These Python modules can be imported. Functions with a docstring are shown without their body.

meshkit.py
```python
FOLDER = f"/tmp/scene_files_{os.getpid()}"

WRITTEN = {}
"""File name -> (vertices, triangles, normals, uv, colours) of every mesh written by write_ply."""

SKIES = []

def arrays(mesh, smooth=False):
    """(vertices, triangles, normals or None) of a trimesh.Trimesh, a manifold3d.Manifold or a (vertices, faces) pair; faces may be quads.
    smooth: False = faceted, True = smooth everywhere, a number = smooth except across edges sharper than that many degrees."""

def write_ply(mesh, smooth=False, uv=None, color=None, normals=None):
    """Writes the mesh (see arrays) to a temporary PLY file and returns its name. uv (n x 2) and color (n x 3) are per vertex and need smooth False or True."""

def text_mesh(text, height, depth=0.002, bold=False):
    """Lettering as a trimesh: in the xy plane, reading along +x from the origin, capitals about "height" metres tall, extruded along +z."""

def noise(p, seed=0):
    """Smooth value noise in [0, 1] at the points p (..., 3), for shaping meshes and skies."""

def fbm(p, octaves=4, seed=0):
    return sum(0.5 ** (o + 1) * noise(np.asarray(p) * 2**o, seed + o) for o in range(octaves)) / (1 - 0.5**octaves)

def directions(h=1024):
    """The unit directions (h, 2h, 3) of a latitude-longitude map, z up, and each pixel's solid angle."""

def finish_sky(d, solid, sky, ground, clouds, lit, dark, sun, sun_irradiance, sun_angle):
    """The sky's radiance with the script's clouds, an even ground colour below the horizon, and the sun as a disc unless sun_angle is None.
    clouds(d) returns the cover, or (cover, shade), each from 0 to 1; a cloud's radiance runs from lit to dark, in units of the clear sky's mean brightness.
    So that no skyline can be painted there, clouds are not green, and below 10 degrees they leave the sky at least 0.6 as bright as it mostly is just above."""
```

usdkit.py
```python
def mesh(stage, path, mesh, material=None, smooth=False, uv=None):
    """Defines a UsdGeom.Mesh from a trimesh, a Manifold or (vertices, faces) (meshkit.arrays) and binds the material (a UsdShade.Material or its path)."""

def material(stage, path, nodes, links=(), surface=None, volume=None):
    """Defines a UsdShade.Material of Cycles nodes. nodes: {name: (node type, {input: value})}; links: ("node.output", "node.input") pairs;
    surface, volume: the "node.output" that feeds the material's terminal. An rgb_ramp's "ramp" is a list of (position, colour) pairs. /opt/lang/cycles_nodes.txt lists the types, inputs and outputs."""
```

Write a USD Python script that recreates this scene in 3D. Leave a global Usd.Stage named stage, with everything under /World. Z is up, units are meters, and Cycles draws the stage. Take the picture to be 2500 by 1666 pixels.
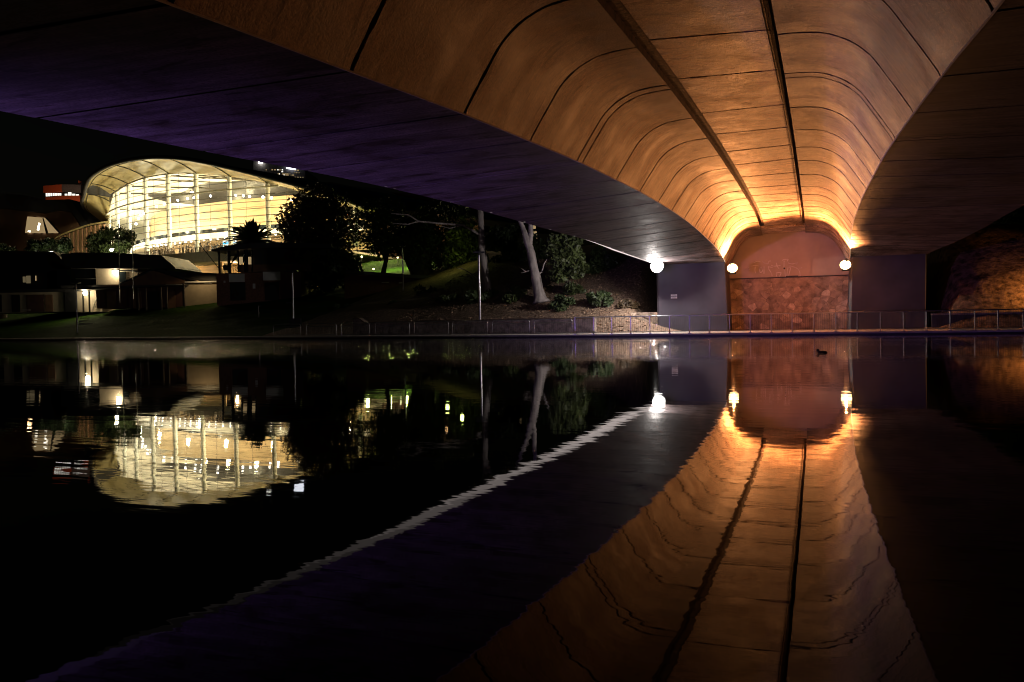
import math, random
import numpy as np, trimesh
import usdkit, meshkit
from pxr import Usd, UsdGeom, UsdLux, UsdShade, Gf, Sdf, Vt
from scipy.interpolate import PchipInterpolator
from scipy.spatial import Voronoi
import shapely.geometry as sg

stage = Usd.Stage.CreateInMemory()
UsdGeom.SetStageUpAxis(stage, 'Z')
UsdGeom.Xform.Define(stage, '/World')
UsdGeom.Scope.Define(stage, '/World/Looks')

# ------------------------------------------------------------------ camera
F, CX, CY = 2005.6, 1250.0, 833.0            # focal length and centre in the 2500 px wide picture
H = 1.2                                       # lens above the water
YAW, PITCH, ROLL = 0.3556, math.atan(52 / 2005.6), 0.0183
fwd = np.array([-math.sin(YAW) * math.cos(PITCH), math.cos(YAW) * math.cos(PITCH), -math.sin(PITCH)])
rgt0 = np.array([math.cos(YAW), math.sin(YAW), 0.0]); up0 = np.cross(rgt0, fwd)
rgt = rgt0 * math.cos(ROLL) - up0 * math.sin(ROLL); upv = up0 * math.cos(ROLL) + rgt0 * math.sin(ROLL)
EYE = np.array([0.0, 0.0, H])
cam = UsdGeom.Camera.Define(stage, '/World/camera')
M4 = Gf.Matrix4d(*rgt, 0, *upv, 0, *(-fwd), 0, *EYE, 1)
cam.AddTransformOp().Set(M4)
cam.CreateHorizontalApertureAttr(36.0); cam.CreateFocalLengthAttr(36.0 * F / 2500)
cam.CreateClippingRangeAttr(Gf.Vec2f(0.1, 5000))
cam.CreateExposureAttr(0.0)

# ------------------------------------------------------------------ night sky and faint moon
SUN_EL, SUN_ROT = -0.06, -1.9
def set_light_dir(prim, d):                   # -z axis along d
    d = np.array(d, float); d /= np.linalg.norm(d); z = -d
    x = np.cross([0, 0, 1.0], z); x = np.array([1.0, 0, 0]) if np.linalg.norm(x) < 1e-6 else x / np.linalg.norm(x)
    return x, np.cross(z, x), z
dome = UsdLux.DomeLight.Define(stage, '/World/sky')
dm = usdkit.material(stage, '/World/Looks/night_sky',
    {'s': ('sky_texture', {'sky_type': 'single_scattering', 'sun_disc': False, 'sun_elevation': 0.02, 'sun_rotation': SUN_ROT}),
     'b': ('background_shader', {'strength': 0.0012})}, [('s.color', 'b.color')], surface='b.background')
UsdShade.MaterialBindingAPI.Apply(dome.GetPrim()).Bind(dm)
dome.GetPrim().SetCustomDataByKey('kind', 'structure')
moon = UsdLux.DistantLight.Define(stage, '/World/moon')
moon.CreateNormalizeAttr(True); moon.CreateIntensityAttr(0.0004); moon.CreateAngleAttr(0.5); moon.CreateColorAttr(Gf.Vec3f(.9, .93, 1))
_x, _y, _z = set_light_dir(None, (0.5, 0.6, -0.55))
moon.AddTransformOp().Set(Gf.Matrix4d(*_x, 0, *_y, 0, *_z, 0, 0, 0, 60, 1))

# strengths of the lamps of the place (see their builders)
ORANGE_I, WHITE_I, VIOLET_I, HALL_I = 4300.0, 720.0, 5000.0, 1.0
ORANGE_C, WHITE_C, VIOLET_C = (1.0, 0.36, 0.105), (1.0, 0.92, 0.86), (0.40, 0.22, 0.95)

# ------------------------------------------------------------------ helpers
def ray(px, py): return rgt * (px - CX) / F + upv * (CY - py) / F + fwd
def at(px, py, depth): return EYE + depth * ray(px, py)                 # point seen at a pixel, at a distance along the view
def at_y(px, py, y): d = ray(px, py); return EYE + d * (y / d[1])
def proj(p): v = np.asarray(p, float) - EYE; z = v @ fwd; return np.stack([CX + F * (v @ rgt) / z, CY - F * (v @ upv) / z], -1)

used = {}
def numbered(parent, name):
    k = used.get((parent, name), 0); used[(parent, name)] = k + 1
    return f'{parent}/{name}' if k == 0 else f'{parent}/{name}_{k:03d}'
def tag(prim, label=None, cat=None, group=None, kind=None):
    for k, v in (('label', label), ('category', cat), ('group', group), ('kind', kind)):
        if v: prim.SetCustomDataByKey(k, v)
    return prim
base_of = {}
def thing(name, label, cat, loc=(0, 0, 0), group=None, kind=None):
    path = numbered('/World', name)
    x = UsdGeom.Xform.Define(stage, path); x.AddTranslateOp().Set(Gf.Vec3d(*map(float, loc)))
    base_of[path] = np.asarray(loc, float)
    tag(x.GetPrim(), label, cat, group, kind)
    return path
def part(parent, name, mesh, mat, smooth=False, label=None, kind=None):
    """One mesh under a thing (or under a part), given in world coordinates."""
    root = '/'.join(parent.split('/')[:3])
    v, f = (mesh.vertices, mesh.faces) if hasattr(mesh, 'vertices') else mesh
    v = np.asarray(v, float) - base_of.get(root, np.zeros(3))
    path = numbered(parent, name)
    m = usdkit.mesh(stage, path, trimesh.Trimesh(v, np.asarray(f), process=False), mat, smooth)
    tag(m.GetPrim(), label=label, kind=kind)
    return path
def single(name, mesh, mat, label, cat=None, group=None, kind=None, smooth=False):
    path = numbered('/World', name)
    m = usdkit.mesh(stage, path, mesh, mat, smooth)
    tag(m.GetPrim(), label, cat, group, kind)
    return path
def copies(src, spots):
    """Further instances of a finished thing: spots = [(location, z rotation in degrees, label)]."""
    out = []; cd = stage.GetPrimAtPath(src).GetCustomData(); nm = src.split('/')[2]
    for loc, rz, label in spots:
        path = numbered('/World', nm); x = UsdGeom.Xform.Define(stage, path)
        x.GetPrim().GetReferences().AddInternalReference(src); x.GetPrim().SetInstanceable(True)
        x.ClearXformOpOrder(); x.AddTranslateOp().Set(Gf.Vec3d(*map(float, loc))); x.AddRotateZOp().Set(rz)
        tag(x.GetPrim(), label, cd['category'], cd.get('group')); out.append(path)
    return out

def cat(*ms):
    ms = [m for g in ms for m in (g if isinstance(g, (list, tuple)) and not isinstance(g[0], np.ndarray) else [g])]
    return trimesh.util.concatenate([m if hasattr(m, 'vertices') else trimesh.Trimesh(m[0], m[1], process=False) for m in ms])
def box(a, b):
    a, b = np.minimum(a, b), np.maximum(a, b)
    m = trimesh.creation.box(b - a); m.apply_translation((a + b) / 2); return m
def frame_box(o, ex, ey, ez, a, b):
    """Box a..b in the frame with origin o and axes ex, ey, ez."""
    m = box(np.array(a, float), np.array(b, float)); T = np.eye(4); T[:3, 0], T[:3, 1], T[:3, 2], T[:3, 3] = ex, ey, ez, o
    m.apply_transform(T); return m
def tube(pts, r, n=8, caps=True):
    p = np.asarray(pts, float); r = np.broadcast_to(r, (len(p),))
    t = np.gradient(p, axis=0); t /= np.linalg.norm(t, axis=1, keepdims=True) + 1e-12
    ref = np.array([0, 0, 1.0]) if abs(t[:, 2]).mean() < .8 else np.array([1.0, 0, 0])
    a = np.cross(t, ref); a /= np.linalg.norm(a, axis=1, keepdims=True) + 1e-12; b = np.cross(t, a)
    g = np.arange(n) * 2 * np.pi / n
    v = (p[:, None] + r[:, None, None] * (np.cos(g)[None, :, None] * a[:, None] + np.sin(g)[None, :, None] * b[:, None])).reshape(-1, 3)
    f = []
    for i in range(len(p) - 1):
        for j in range(n):
            q = [i * n + j, i * n + (j + 1) % n, (i + 1) * n + (j + 1) % n, (i + 1) * n + j]; f += [[q[0], q[2], q[1]], [q[0], q[3], q[2]]]
    if caps:
        k = len(v); v = np.vstack([v, p[0], p[-1]]); e = (len(p) - 1) * n
        for j in range(n): f += [[k, j, (j + 1) % n], [k + 1, e + (j + 1) % n, e + j]]
    m = trimesh.Trimesh(v, f, process=False); 
    return m
def sheet(P, thick=None):
    """Grid of points P[i, j] as a sheet; with thick (a vector or a grid of vectors) as a closed slab."""
    P = np.asarray(P, float); n, m = P.shape[:2]
    idx = np.arange(n * m).reshape(n, m)
    q = np.stack([idx[:-1, :-1], idx[1:, :-1], idx[1:, 1:], idx[:-1, 1:]], -1).reshape(-1, 4)
    f = np.vstack([q[:, [0, 1, 2]], q[:, [0, 2, 3]]]); v = P.reshape(-1, 3)
    if thick is None: return trimesh.Trimesh(v, f, process=False)
    v2 = (P + np.asarray(thick)).reshape(-1, 3); N = n * m
    ring = np.concatenate([idx[0, :], idx[1:, -1], idx[-1, -2::-1], idx[-2:0:-1, 0]])
    r2 = np.roll(ring, -1)
    s = np.vstack([np.stack([ring, r2, r2 + N], 1), np.stack([ring, r2 + N, ring + N], 1)])
    return trimesh.Trimesh(np.vstack([v, v2]), np.vstack([f, f[:, ::-1] + N, s]), process=False)
def prism(poly2d, o, ex, ey, ez, d):
    """Polygon in the plane (ex, ey) at o, extruded by d along ez."""
    m = trimesh.creation.extrude_polygon(poly2d if isinstance(poly2d, sg.Polygon) else sg.Polygon(poly2d), d, engine='earcut')
    T = np.eye(4); T[:3, 0], T[:3, 1], T[:3, 2], T[:3, 3] = ex, ey, ez, o; m.apply_transform(T); return m
EX, EYv, EZ = np.eye(3)
# picture frame on the ground: U to the right, W away from the camera
UR = np.array([math.cos(YAW), math.sin(YAW), 0]); WF = np.array([-math.sin(YAW), math.cos(YAW), 0])
def uw(u, w, z): return UR * u + WF * w + EZ * z

# ------------------------------------------------------------------ materials
def plain(name, col, rough=.6, metal=0., var=.25, scale=3., bump=0., spec=.5, stretch=(1, 1, 1), detail=6):
    dark = tuple(c * (1 - var) for c in col); light = tuple(min(1, c * (1 + var)) for c in col)
    nodes = {'g': ('geometry', {}), 'm': ('mapping', {'scale': stretch}), 'n': ('noise_texture', {'scale': scale, 'detail': detail, 'roughness': .62}),
             'r': ('rgb_ramp', {'ramp': [(.36, dark), (.64, light)]}),
             'p': ('principled_bsdf', {'roughness': rough, 'metallic': metal, 'specular_ior_level': spec})}
    links = [('g.position', 'm.vector'), ('m.vector', 'n.vector'), ('n.fac', 'r.fac'), ('r.color', 'p.base_color')]
    if bump:
        nodes['b'] = ('bump', {'strength': .7, 'distance': bump}); links += [('n.fac', 'b.height'), ('b.normal', 'p.normal')]
    return usdkit.material(stage, f'/World/Looks/{name}', nodes, links, surface='p.BSDF')
def emit(name, col, strength):
    return usdkit.material(stage, f'/World/Looks/{name}', {'e': ('emission', {'color': col, 'strength': strength})}, [], surface='e.emission')
def concrete(name, col_a, col_b, grain, rough=.42, bump=.012, spec=.22, peel=.57, pk=1.1, soft=.04, gro=0.):
    """Board-marked concrete: fine streaks along the boards, cloudy stains, peeled spots. grain = scale of the streak noise per axis."""
    nodes = {'g': ('geometry', {}), 'm': ('mapping', {'scale': grain}),
        'n': ('noise_texture', {'scale': 1., 'detail': 9, 'roughness': .68}),
        'c': ('noise_texture', {'scale': .8, 'detail': 7, 'roughness': .65, 'distortion': .4}),
        'm2': ('mapping', {'scale': (.6, 2.2, .6)}), 's': ('noise_texture', {'scale': pk, 'detail': 10, 'roughness': .66, 'distortion': .6}),
        'rs': ('rgb_ramp', {'ramp': [(.0, (1, 1, 1)), (peel, (1, 1, 1)), (peel + soft, (.36, .30, .27)), (1, (.3, .26, .24))]}),
        'rn': ('rgb_ramp', {'ramp': [(.36, col_a), (.62, col_b)]}),
        'rc': ('rgb_ramp', {'ramp': [(.34, (.38, .31, .27)), (.45, (.80, .76, .73)), (.52, (1, 1, 1)), (.64, (1.32, 1.27, 1.22))]}),
        'f': ('noise_texture', {'scale': 22., 'detail': 4, 'roughness': .7}), 'rf': ('rgb_ramp', {'ramp': [(.36, (.5, .46, .43)), (.48, (.95, .95, .95)), (.62, (1.22, 1.2, 1.18))]}), 'x0': ('mix', {'mix_type': 'multiply', 'fac': 1.}),
        'x1': ('mix', {'mix_type': 'multiply', 'fac': 1.}), 'x2': ('mix', {'mix_type': 'multiply', 'fac': .95}),
        'v': ('object_info', {}), 'vr': ('map_range', {'from_min': 0., 'from_max': 1., 'to_min': .74, 'to_max': 1.14}),
        'x3': ('mix', {'mix_type': 'multiply', 'fac': 1.}), 'vc': ('combine_color', {}),
        'rr': ('map_range', {'from_min': .3, 'from_max': .7, 'to_min': rough - .06, 'to_max': rough + .12}),
        'ad': ('math', {'math_type': 'multiply_add', 'value2': .5}),
        'b': ('bump', {'strength': .85, 'distance': bump}),
        'p': ('principled_bsdf', {'specular_ior_level': spec})}
    links = [('g.position', 'm.vector'), ('m.vector', 'n.vector'), ('g.position', 'c.vector'), ('g.position', 'm2.vector'), ('m2.vector', 's.vector'),
        ('n.fac', 'rn.fac'), ('c.fac', 'rc.fac'), ('s.fac', 'rs.fac'), ('g.position', 'f.vector'), ('f.fac', 'rf.fac'), ('rn.color', 'x0.color1'), ('rf.color', 'x0.color2'), ('x0.color', 'x1.color1'), ('rc.color', 'x1.color2'), ('x1.color', 'x2.color1'), ('rs.color', 'x2.color2'),
        ('v.random', 'vr.value'), ('vr.result', 'vc.r'), ('vr.result', 'vc.g'), ('vr.result', 'vc.b'), ('x2.color', 'x3.color1'), ('vc.color', 'x3.color2'),
        ('x3.color', 'p.base_color'), ('c.fac', 'rr.value'), ('rr.result', 'p.roughness'),
        ('n.fac', 'ad.value1'), ('f.fac', 'ad.value3'), ('ad.value', 'b.height'), ('b.normal', 'p.normal')]
    if gro:                                                     # damp stains running out from the two long grooves
        nodes.update({'sx': ('separate_xyz', {}), 'd1': ('math', {'math_type': 'subtract', 'value2': -3.56}), 'a1': ('math', {'math_type': 'absolute'}), 'd2': ('math', {'math_type': 'subtract', 'value2': -.70}), 'a2': ('math', {'math_type': 'absolute'}),
            'mn': ('math', {'math_type': 'minimum'}), 'gn': ('noise_texture', {'scale': 1.3, 'detail': 8, 'roughness': .7}), 'gm': ('math', {'math_type': 'multiply_add', 'value2': -3.2, 'value3': 2.65}), 'gs': ('math', {'math_type': 'subtract'}),
            'gr': ('map_range', {'from_min': 0., 'from_max': .7, 'to_min': 0., 'to_max': gro, 'clamp': True}), 'x5': ('mix', {'color2': (.075, .055, .042)})})
        links = [l for l in links if l != ('x3.color', 'p.base_color')] + [('g.position', 'sx.vector'), ('sx.x', 'd1.value1'), ('d1.value', 'a1.value1'), ('sx.x', 'd2.value1'), ('d2.value', 'a2.value1'), ('a1.value', 'mn.value1'), ('a2.value', 'mn.value2'),
            ('g.position', 'gn.vector'), ('gn.fac', 'gm.value1'), ('gm.value', 'gs.value1'), ('mn.value', 'gs.value2'), ('gs.value', 'gr.value'), ('gr.result', 'x5.fac'), ('x3.color', 'x5.color1'), ('x5.color', 'p.base_color')]
    return usdkit.material(stage, f'/World/Looks/{name}', nodes, links, surface='p.BSDF')

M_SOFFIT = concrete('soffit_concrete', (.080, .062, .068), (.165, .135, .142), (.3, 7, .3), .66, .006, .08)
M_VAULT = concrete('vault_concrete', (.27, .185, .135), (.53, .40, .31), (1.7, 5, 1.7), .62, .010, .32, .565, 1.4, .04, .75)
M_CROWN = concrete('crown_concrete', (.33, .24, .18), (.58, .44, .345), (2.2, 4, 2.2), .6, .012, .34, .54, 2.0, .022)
M_GROOVE = plain('groove_rust', (.085, .05, .032), .9, var=.7, scale=6, bump=.05)
M_JOINT = plain('joint_filler', (.015, .013, .012), .9)
M_EDGE2 = plain('edge_band_paint', (.03, .026, .026), .8)
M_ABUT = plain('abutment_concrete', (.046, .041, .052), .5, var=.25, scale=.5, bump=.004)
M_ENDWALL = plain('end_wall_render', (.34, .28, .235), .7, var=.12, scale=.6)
M_DECK = plain('deck_concrete', (.18, .16, .15), .8, bump=.01)
M_PATH = plain('path_concrete', (.36, .33, .30), .75, var=.18, scale=2.5, bump=.004)
M_KERB = plain('kerb_wet', (.035, .03, .03), .5, var=.3, scale=4, bump=.01)
M_METAL = plain('galvanised', (.45, .45, .46), .35, 1., var=.12, scale=8)
M_DARKMETAL = plain('dark_metal', (.05, .05, .055), .4, .6)
M_BLACK = plain('black_paint', (.012, .012, .013), .5)
M_MORTAR = plain('mortar', (.25, .19, .15), .9, var=.45, scale=1.4, bump=.04, detail=9)
M_STONES = [plain(f'stone_{k}', c, .85, var=.4, scale=2.2, bump=.03, detail=9) for k, c in enumerate([(.27, .21, .165), (.34, .26, .20), (.20, .15, .115), (.30, .23, .165), (.46, .37, .29)])]
M_CHALK = plain('chalk', (.72, .68, .68), .9, var=.1)
M_SIGN = plain('sign_white', (.75, .74, .74), .45, var=.05)
M_SIGNTXT = plain('sign_grey', (.22, .2, .22), .5, var=.05)
M_LEAF = plain('leaf_dark', (.035, .055, .018), .55, var=.5, scale=.7)
M_LEAF2 = plain('leaf_olive', (.06, .08, .025), .55, var=.5, scale=.7)
M_LEAF3 = plain('leaf_rust', (.09, .06, .03), .6, var=.5, scale=.8)
M_BARK = plain('bark_dark', (.05, .04, .032), .9, var=.4, scale=4, bump=.03)
M_GUM = plain('gum_bark', (.30, .26, .25), .8, var=.5, scale=2.2, bump=.02, stretch=(1, 1, .35), detail=9)
M_BRICK = plain('red_brick', (.22, .10, .07), .85, var=.25, scale=6, bump=.01)
M_TAN = plain('tan_render', (.50, .42, .32), .8, var=.08, scale=2)
M_BROWN = plain('brown_cladding', (.22, .12, .075), .8, var=.15, scale=1.5)
M_ROOF = plain('roof_sheet', (.05, .048, .05), .55, var=.2, scale=2)
M_DOOR = plain('door_maroon', (.12, .06, .05), .6, var=.15)
M_DOORDK = plain('door_black', (.02, .02, .022), .6)
M_GLASSDK = plain('dark_window', (.012, .016, .02), .08, var=.1)
M_WHITE = plain('white_paint', (.78, .77, .74), .45, var=.05)
M_COLUMN = plain('hall_column', (.80, .82, .76), .4, var=.04)
M_TIMBER = plain('hall_timber', (.62, .46, .27), .5, var=.14, scale=.9, stretch=(.3, .3, 4))
M_CEIL = plain('hall_ceiling', (.80, .76, .66), .6, var=.05)
M_EAVE = plain('hall_eave', (.50, .41, .20), .45, var=.12, scale=.35)
M_SEAM = plain('hall_seam', (.05, .045, .03), .6)
M_ORANGECLAD = plain('orange_cladding', (.62, .12, .04), .5, var=.05)
M_GREYCLAD = plain('grey_cladding', (.16, .15, .15), .6)
M_DUCK = plain('duck_feather', (.03, .026, .024), .6, var=.5, scale=30)
M_PERSON = plain('crowd_cloth', (.42, .36, .32), .8, var=.7, scale=3)
M_PANE = usdkit.material(stage, '/World/Looks/window_pane', {'f': ('fresnel', {'IOR': 1.45}), 't': ('transparent_bsdf', {'color': (.97, .98, .95)}) if True else None, 'g': ('glossy_bsdf', {'roughness': .02}), 'x': ('mix_closure', {})},
    [('f.fac', 'x.fac'), ('t.BSDF', 'x.closure1'), ('g.BSDF', 'x.closure2')], surface='x.closure')
# terrain: grass, leaf litter and soil by place and steepness
M_GROUND = usdkit.material(stage, '/World/Looks/ground_soil', {
    'g': ('geometry', {}), 'n': ('noise_texture', {'scale': .35, 'detail': 8, 'roughness': .6}), 'n2': ('noise_texture', {'scale': 5., 'detail': 6, 'roughness': .7}),
    'a': ('rgb_ramp', {'ramp': [(.3, (.06, .042, .03)), (.5, (.17, .11, .075)), (.72, (.34, .24, .17))]}),
    'w': ('rgb_ramp', {'ramp': [(.42, (0, 0, 0)), (.56, (1, 1, 1))]}), 'x': ('mix', {}), 'b': ('bump', {'strength': 1., 'distance': .12}), 'p': ('principled_bsdf', {'roughness': .9})},
    [('g.position', 'n.vector'), ('g.position', 'n2.vector'), ('n2.fac', 'a.fac'), ('n.fac', 'w.fac'), ('w.color', 'x.fac'), ('a.color', 'x.color1'), ('a.color', 'x.color2'), ('x.color', 'p.base_color'), ('n2.fac', 'b.height'), ('b.normal', 'p.normal')], surface='p.BSDF')
M_GRASS = plain('grass', (.028, .062, .010), .95, spec=.05, var=.45, scale=3.5, bump=.05, detail=8)
M_ROCK = plain('earth_bank', (.17, .105, .06), .95, var=.7, scale=2.2, bump=.3, detail=12, spec=.1)
# water: dark, mirror-like, long low ripples across the view, a ruffled strip near the far bank
M_WATER = usdkit.material(stage, '/World/Looks/river_water', {
    'g': ('geometry', {}), 'm1': ('mapping', {'rotation': (0, 0, -YAW), 'scale': (.7, 3.2, 1)}), 'n1': ('noise_texture', {'scale': 1., 'detail': 3, 'roughness': .5}),
    'm2': ('mapping', {'rotation': (0, 0, -YAW), 'scale': (2.5, 5, 1)}), 'n2': ('noise_texture', {'scale': 2.6, 'detail': 2, 'roughness': .5}), 'pw': ('map_range', {'from_min': .55, 'from_max': .78, 'to_min': 0., 'to_max': 1., 'clamp': True}),
    'n3': ('noise_texture', {'scale': .12, 'detail': 2}),
    's': ('separate_xyz', {}), 'near': ('map_range', {'from_min': 22., 'from_max': 40., 'to_min': 0., 'to_max': 1., 'clamp': True}),
    'pa': ('map_range', {'from_min': .28, 'from_max': .5, 'to_min': .0, 'to_max': 1., 'clamp': True}),
    'k': ('math', {'math_type': 'multiply'}), 'k2': ('math', {'math_type': 'multiply', 'value2': 8.}), 'k3': ('math', {'math_type': 'multiply'}),
    'sum': ('math', {'math_type': 'add'}), 'n4': ('noise_texture', {'scale': .09, 'detail': 2}), 'q4': ('map_range', {'from_min': .35, 'from_max': .65, 'to_min': .35, 'to_max': 1.25, 'clamp': True}), 'k4': ('math', {'math_type': 'multiply'}),
    'b': ('bump', {'strength': 1., 'distance': .0019}),
    'p': ('principled_bsdf', {'base_color': (.004, .004, .005), 'roughness': .015, 'ior': 1.333, 'specular_ior_level': .5})},
    [('g.position', 'm1.vector'), ('m1.vector', 'n1.vector'), ('g.position', 'm2.vector'), ('m2.vector', 'n2.vector'), ('g.position', 'n3.vector'), ('g.position', 's.vector'), ('s.y', 'near.value'),
     ('n3.fac', 'pa.value'), ('near.result', 'k.value1'), ('pa.result', 'k.value2'), ('k.value', 'k2.value1'), ('n2.fac', 'pw.value'), ('pw.result', 'k3.value1'), ('k2.value', 'k3.value2'),
     ('g.position', 'n4.vector'), ('n4.fac', 'q4.value'), ('n1.fac', 'k4.value1'), ('q4.result', 'k4.value2'), ('k4.value', 'sum.value1'), ('k3.value', 'sum.value2'), ('sum.value', 'b.height'), ('b.normal', 'p.normal')], surface='p.BSDF')

# ------------------------------------------------------------------ lights
def spot(path, pos, direction, intensity, color, radius, cone=None, soft=.3):
    L = UsdLux.SphereLight.Define(stage, path)
    L.CreateRadiusAttr(radius); L.CreateNormalizeAttr(True); L.CreateIntensityAttr(intensity); L.CreateColorAttr(Gf.Vec3f(*color))
    x, y, z = set_light_dir(None, direction); root = '/'.join(path.split('/')[:3])
    p = np.asarray(pos, float) - base_of.get(root, np.zeros(3))
    L.AddTransformOp().Set(Gf.Matrix4d(*x, 0, *y, 0, *z, 0, *p, 1))
    if cone:
        s = UsdLux.ShapingAPI.Apply(L.GetPrim()); s.CreateShapingConeAngleAttr(cone); s.CreateShapingConeSoftnessAttr(soft)
    return L
def disk(path, pos, direction, intensity, color, radius):
    L = UsdLux.DiskLight.Define(stage, path)
    L.CreateRadiusAttr(radius); L.CreateNormalizeAttr(True); L.CreateIntensityAttr(intensity); L.CreateColorAttr(Gf.Vec3f(*color))
    x, y, z = set_light_dir(None, direction); root = '/'.join(path.split('/')[:3])
    p = np.asarray(pos, float) - base_of.get(root, np.zeros(3))
    L.AddTransformOp().Set(Gf.Matrix4d(*x, 0, *y, 0, *z, 0, *p, 1))
    return L

# ================================================================== LARGE STRUCTURE
# ---- river bank line (far bank), as y of x
bank_x = np.array([-400, -170, -80, -55, -28.4, -18, -9.3, 5.3, 20, 60, 400])
bank_y = np.array([110, 78, 62, 58, 53.6, 51.6, 50.4, 49.8, 49.6, 49.4, 49])
def bank(x): return np.interp(x, bank_x, bank_y)
ZP = 0.17                                     # path level above the water
def slope_mult(x): return np.interp(x, [-75, -48, -32, -24, -12, -10], [1, 1, 1.7, 2.2, 2.2, 2.2])
def ground_z(x, y):
    d = y - bank(x)
    pw = np.interp(x, [-60, -30, -12, -8, 6, 9], [3.2, 3.6, 4.0, 8, 8, 6])
    base = np.interp(d - pw, [0, 6, 17, 55, 95, 200], [0, 1.0, 3.2, 11.0, 14., 15.5])
    left = ZP - .02 + np.where(d > pw, np.minimum(base * slope_mult(x), 4.5 + base * .62), 0)
    right = ZP - .02 + np.where(d > pw, np.minimum((d - pw) * .62, 6.2 + (d - pw) * .06), 0)
    t = np.clip((x - 4) / 4, 0, 1)
    return left * (1 - t) + right * t
def on_ground(px, py, lo=20, hi=190):
    """Where the sight line through a pixel meets the ground."""
    ts = np.linspace(lo, hi, 1800); P = EYE + ts[:, None] * ray(px, py)
    below = P[:, 2] <= ground_z(P[:, 0], P[:, 1])
    return P[np.argmax(below)] if below.any() else P[-1]
def on_bank(px, off, z=ZP):
    """Point of the line running along the bank at a given setback that is seen in picture column px."""
    xs = np.linspace(-140, 30, 6000); P = np.stack([xs, bank(xs) + off, np.full_like(xs, z)], 1)
    return P[np.argmin(abs(proj(P)[:, 0] - px))]

# ---- water, near quay, path, terrain
single('river', sheet(np.array([[(x, y, 0) for y in (-60, 60, 140)] for x in (-420, 420)], float)), M_WATER, 'dark calm river reflecting the lit bridge', kind='structure')
gx = np.unique(np.concatenate([np.linspace(-420, -140, 15), np.linspace(-140, 60, 141), np.linspace(60, 420, 13)]))
gd = np.unique(np.concatenate([np.linspace(.5, 12, 40), np.linspace(12, 70, 70), np.linspace(70, 600, 25)]))
G = np.array([[(x, bank(x) + d, 0) for d in gd] for x in gx]); G[:, :, 2] = ground_z(G[:, :, 0], G[:, :, 1])
amp = np.clip((G[:, :, 2] - ZP) / 1.5, 0, 1); rockt = np.clip((G[:, :, 0] - 7) / 2, 0, 1)
G[:, :, 2] += amp * (meshkit.fbm(G * [.35, .35, .0], 4, 3) - .5) * (.5 + 1.3 * rockt)
under_bridge = (G[:, :, 0] > -12) & (G[:, :, 0] < 7.6)
G[:, :, 2] = np.where(under_bridge & (G[:, :, 1] > 57.5), np.minimum(G[:, :, 2], .15), G[:, :, 2])
def strip(cond_lo, cond_hi):
    i = np.where((gx >= cond_lo) & (gx <= cond_hi))[0]; return sheet(G[i[0]:i[-1] + 1])
cuts = [(-420, gx[np.searchsorted(gx, -46)]), (gx[np.searchsorted(gx, -46)], gx[np.searchsorted(gx, 6)]), (gx[np.searchsorted(gx, 6)], 420)]
single('grass_bank', strip(*cuts[0]), M_GRASS, 'dark lawn sloping from the boat sheds to the river path', kind='structure', smooth=True)
single('hillside', strip(*cuts[1]), M_GROUND, 'leaf littered earth slope left of the bridge', kind='structure', smooth=True)
single('earth_bank', strip(*cuts[2]), M_ROCK, 'rough earth bank right of the bridge in orange light', kind='structure', smooth=True)
px_ = np.unique(np.concatenate([np.linspace(-400, -100, 12), np.linspace(-100, 30, 90), np.linspace(30, 400, 8)]))
PT = np.array([[(x, bank(x) + d, ZP) for d in (-.0, 9.2)] for x in px_])
single('river_path', sheet(PT, (0, 0, -.09)), M_PATH, 'pale concrete path along the far bank', kind='structure')
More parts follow.
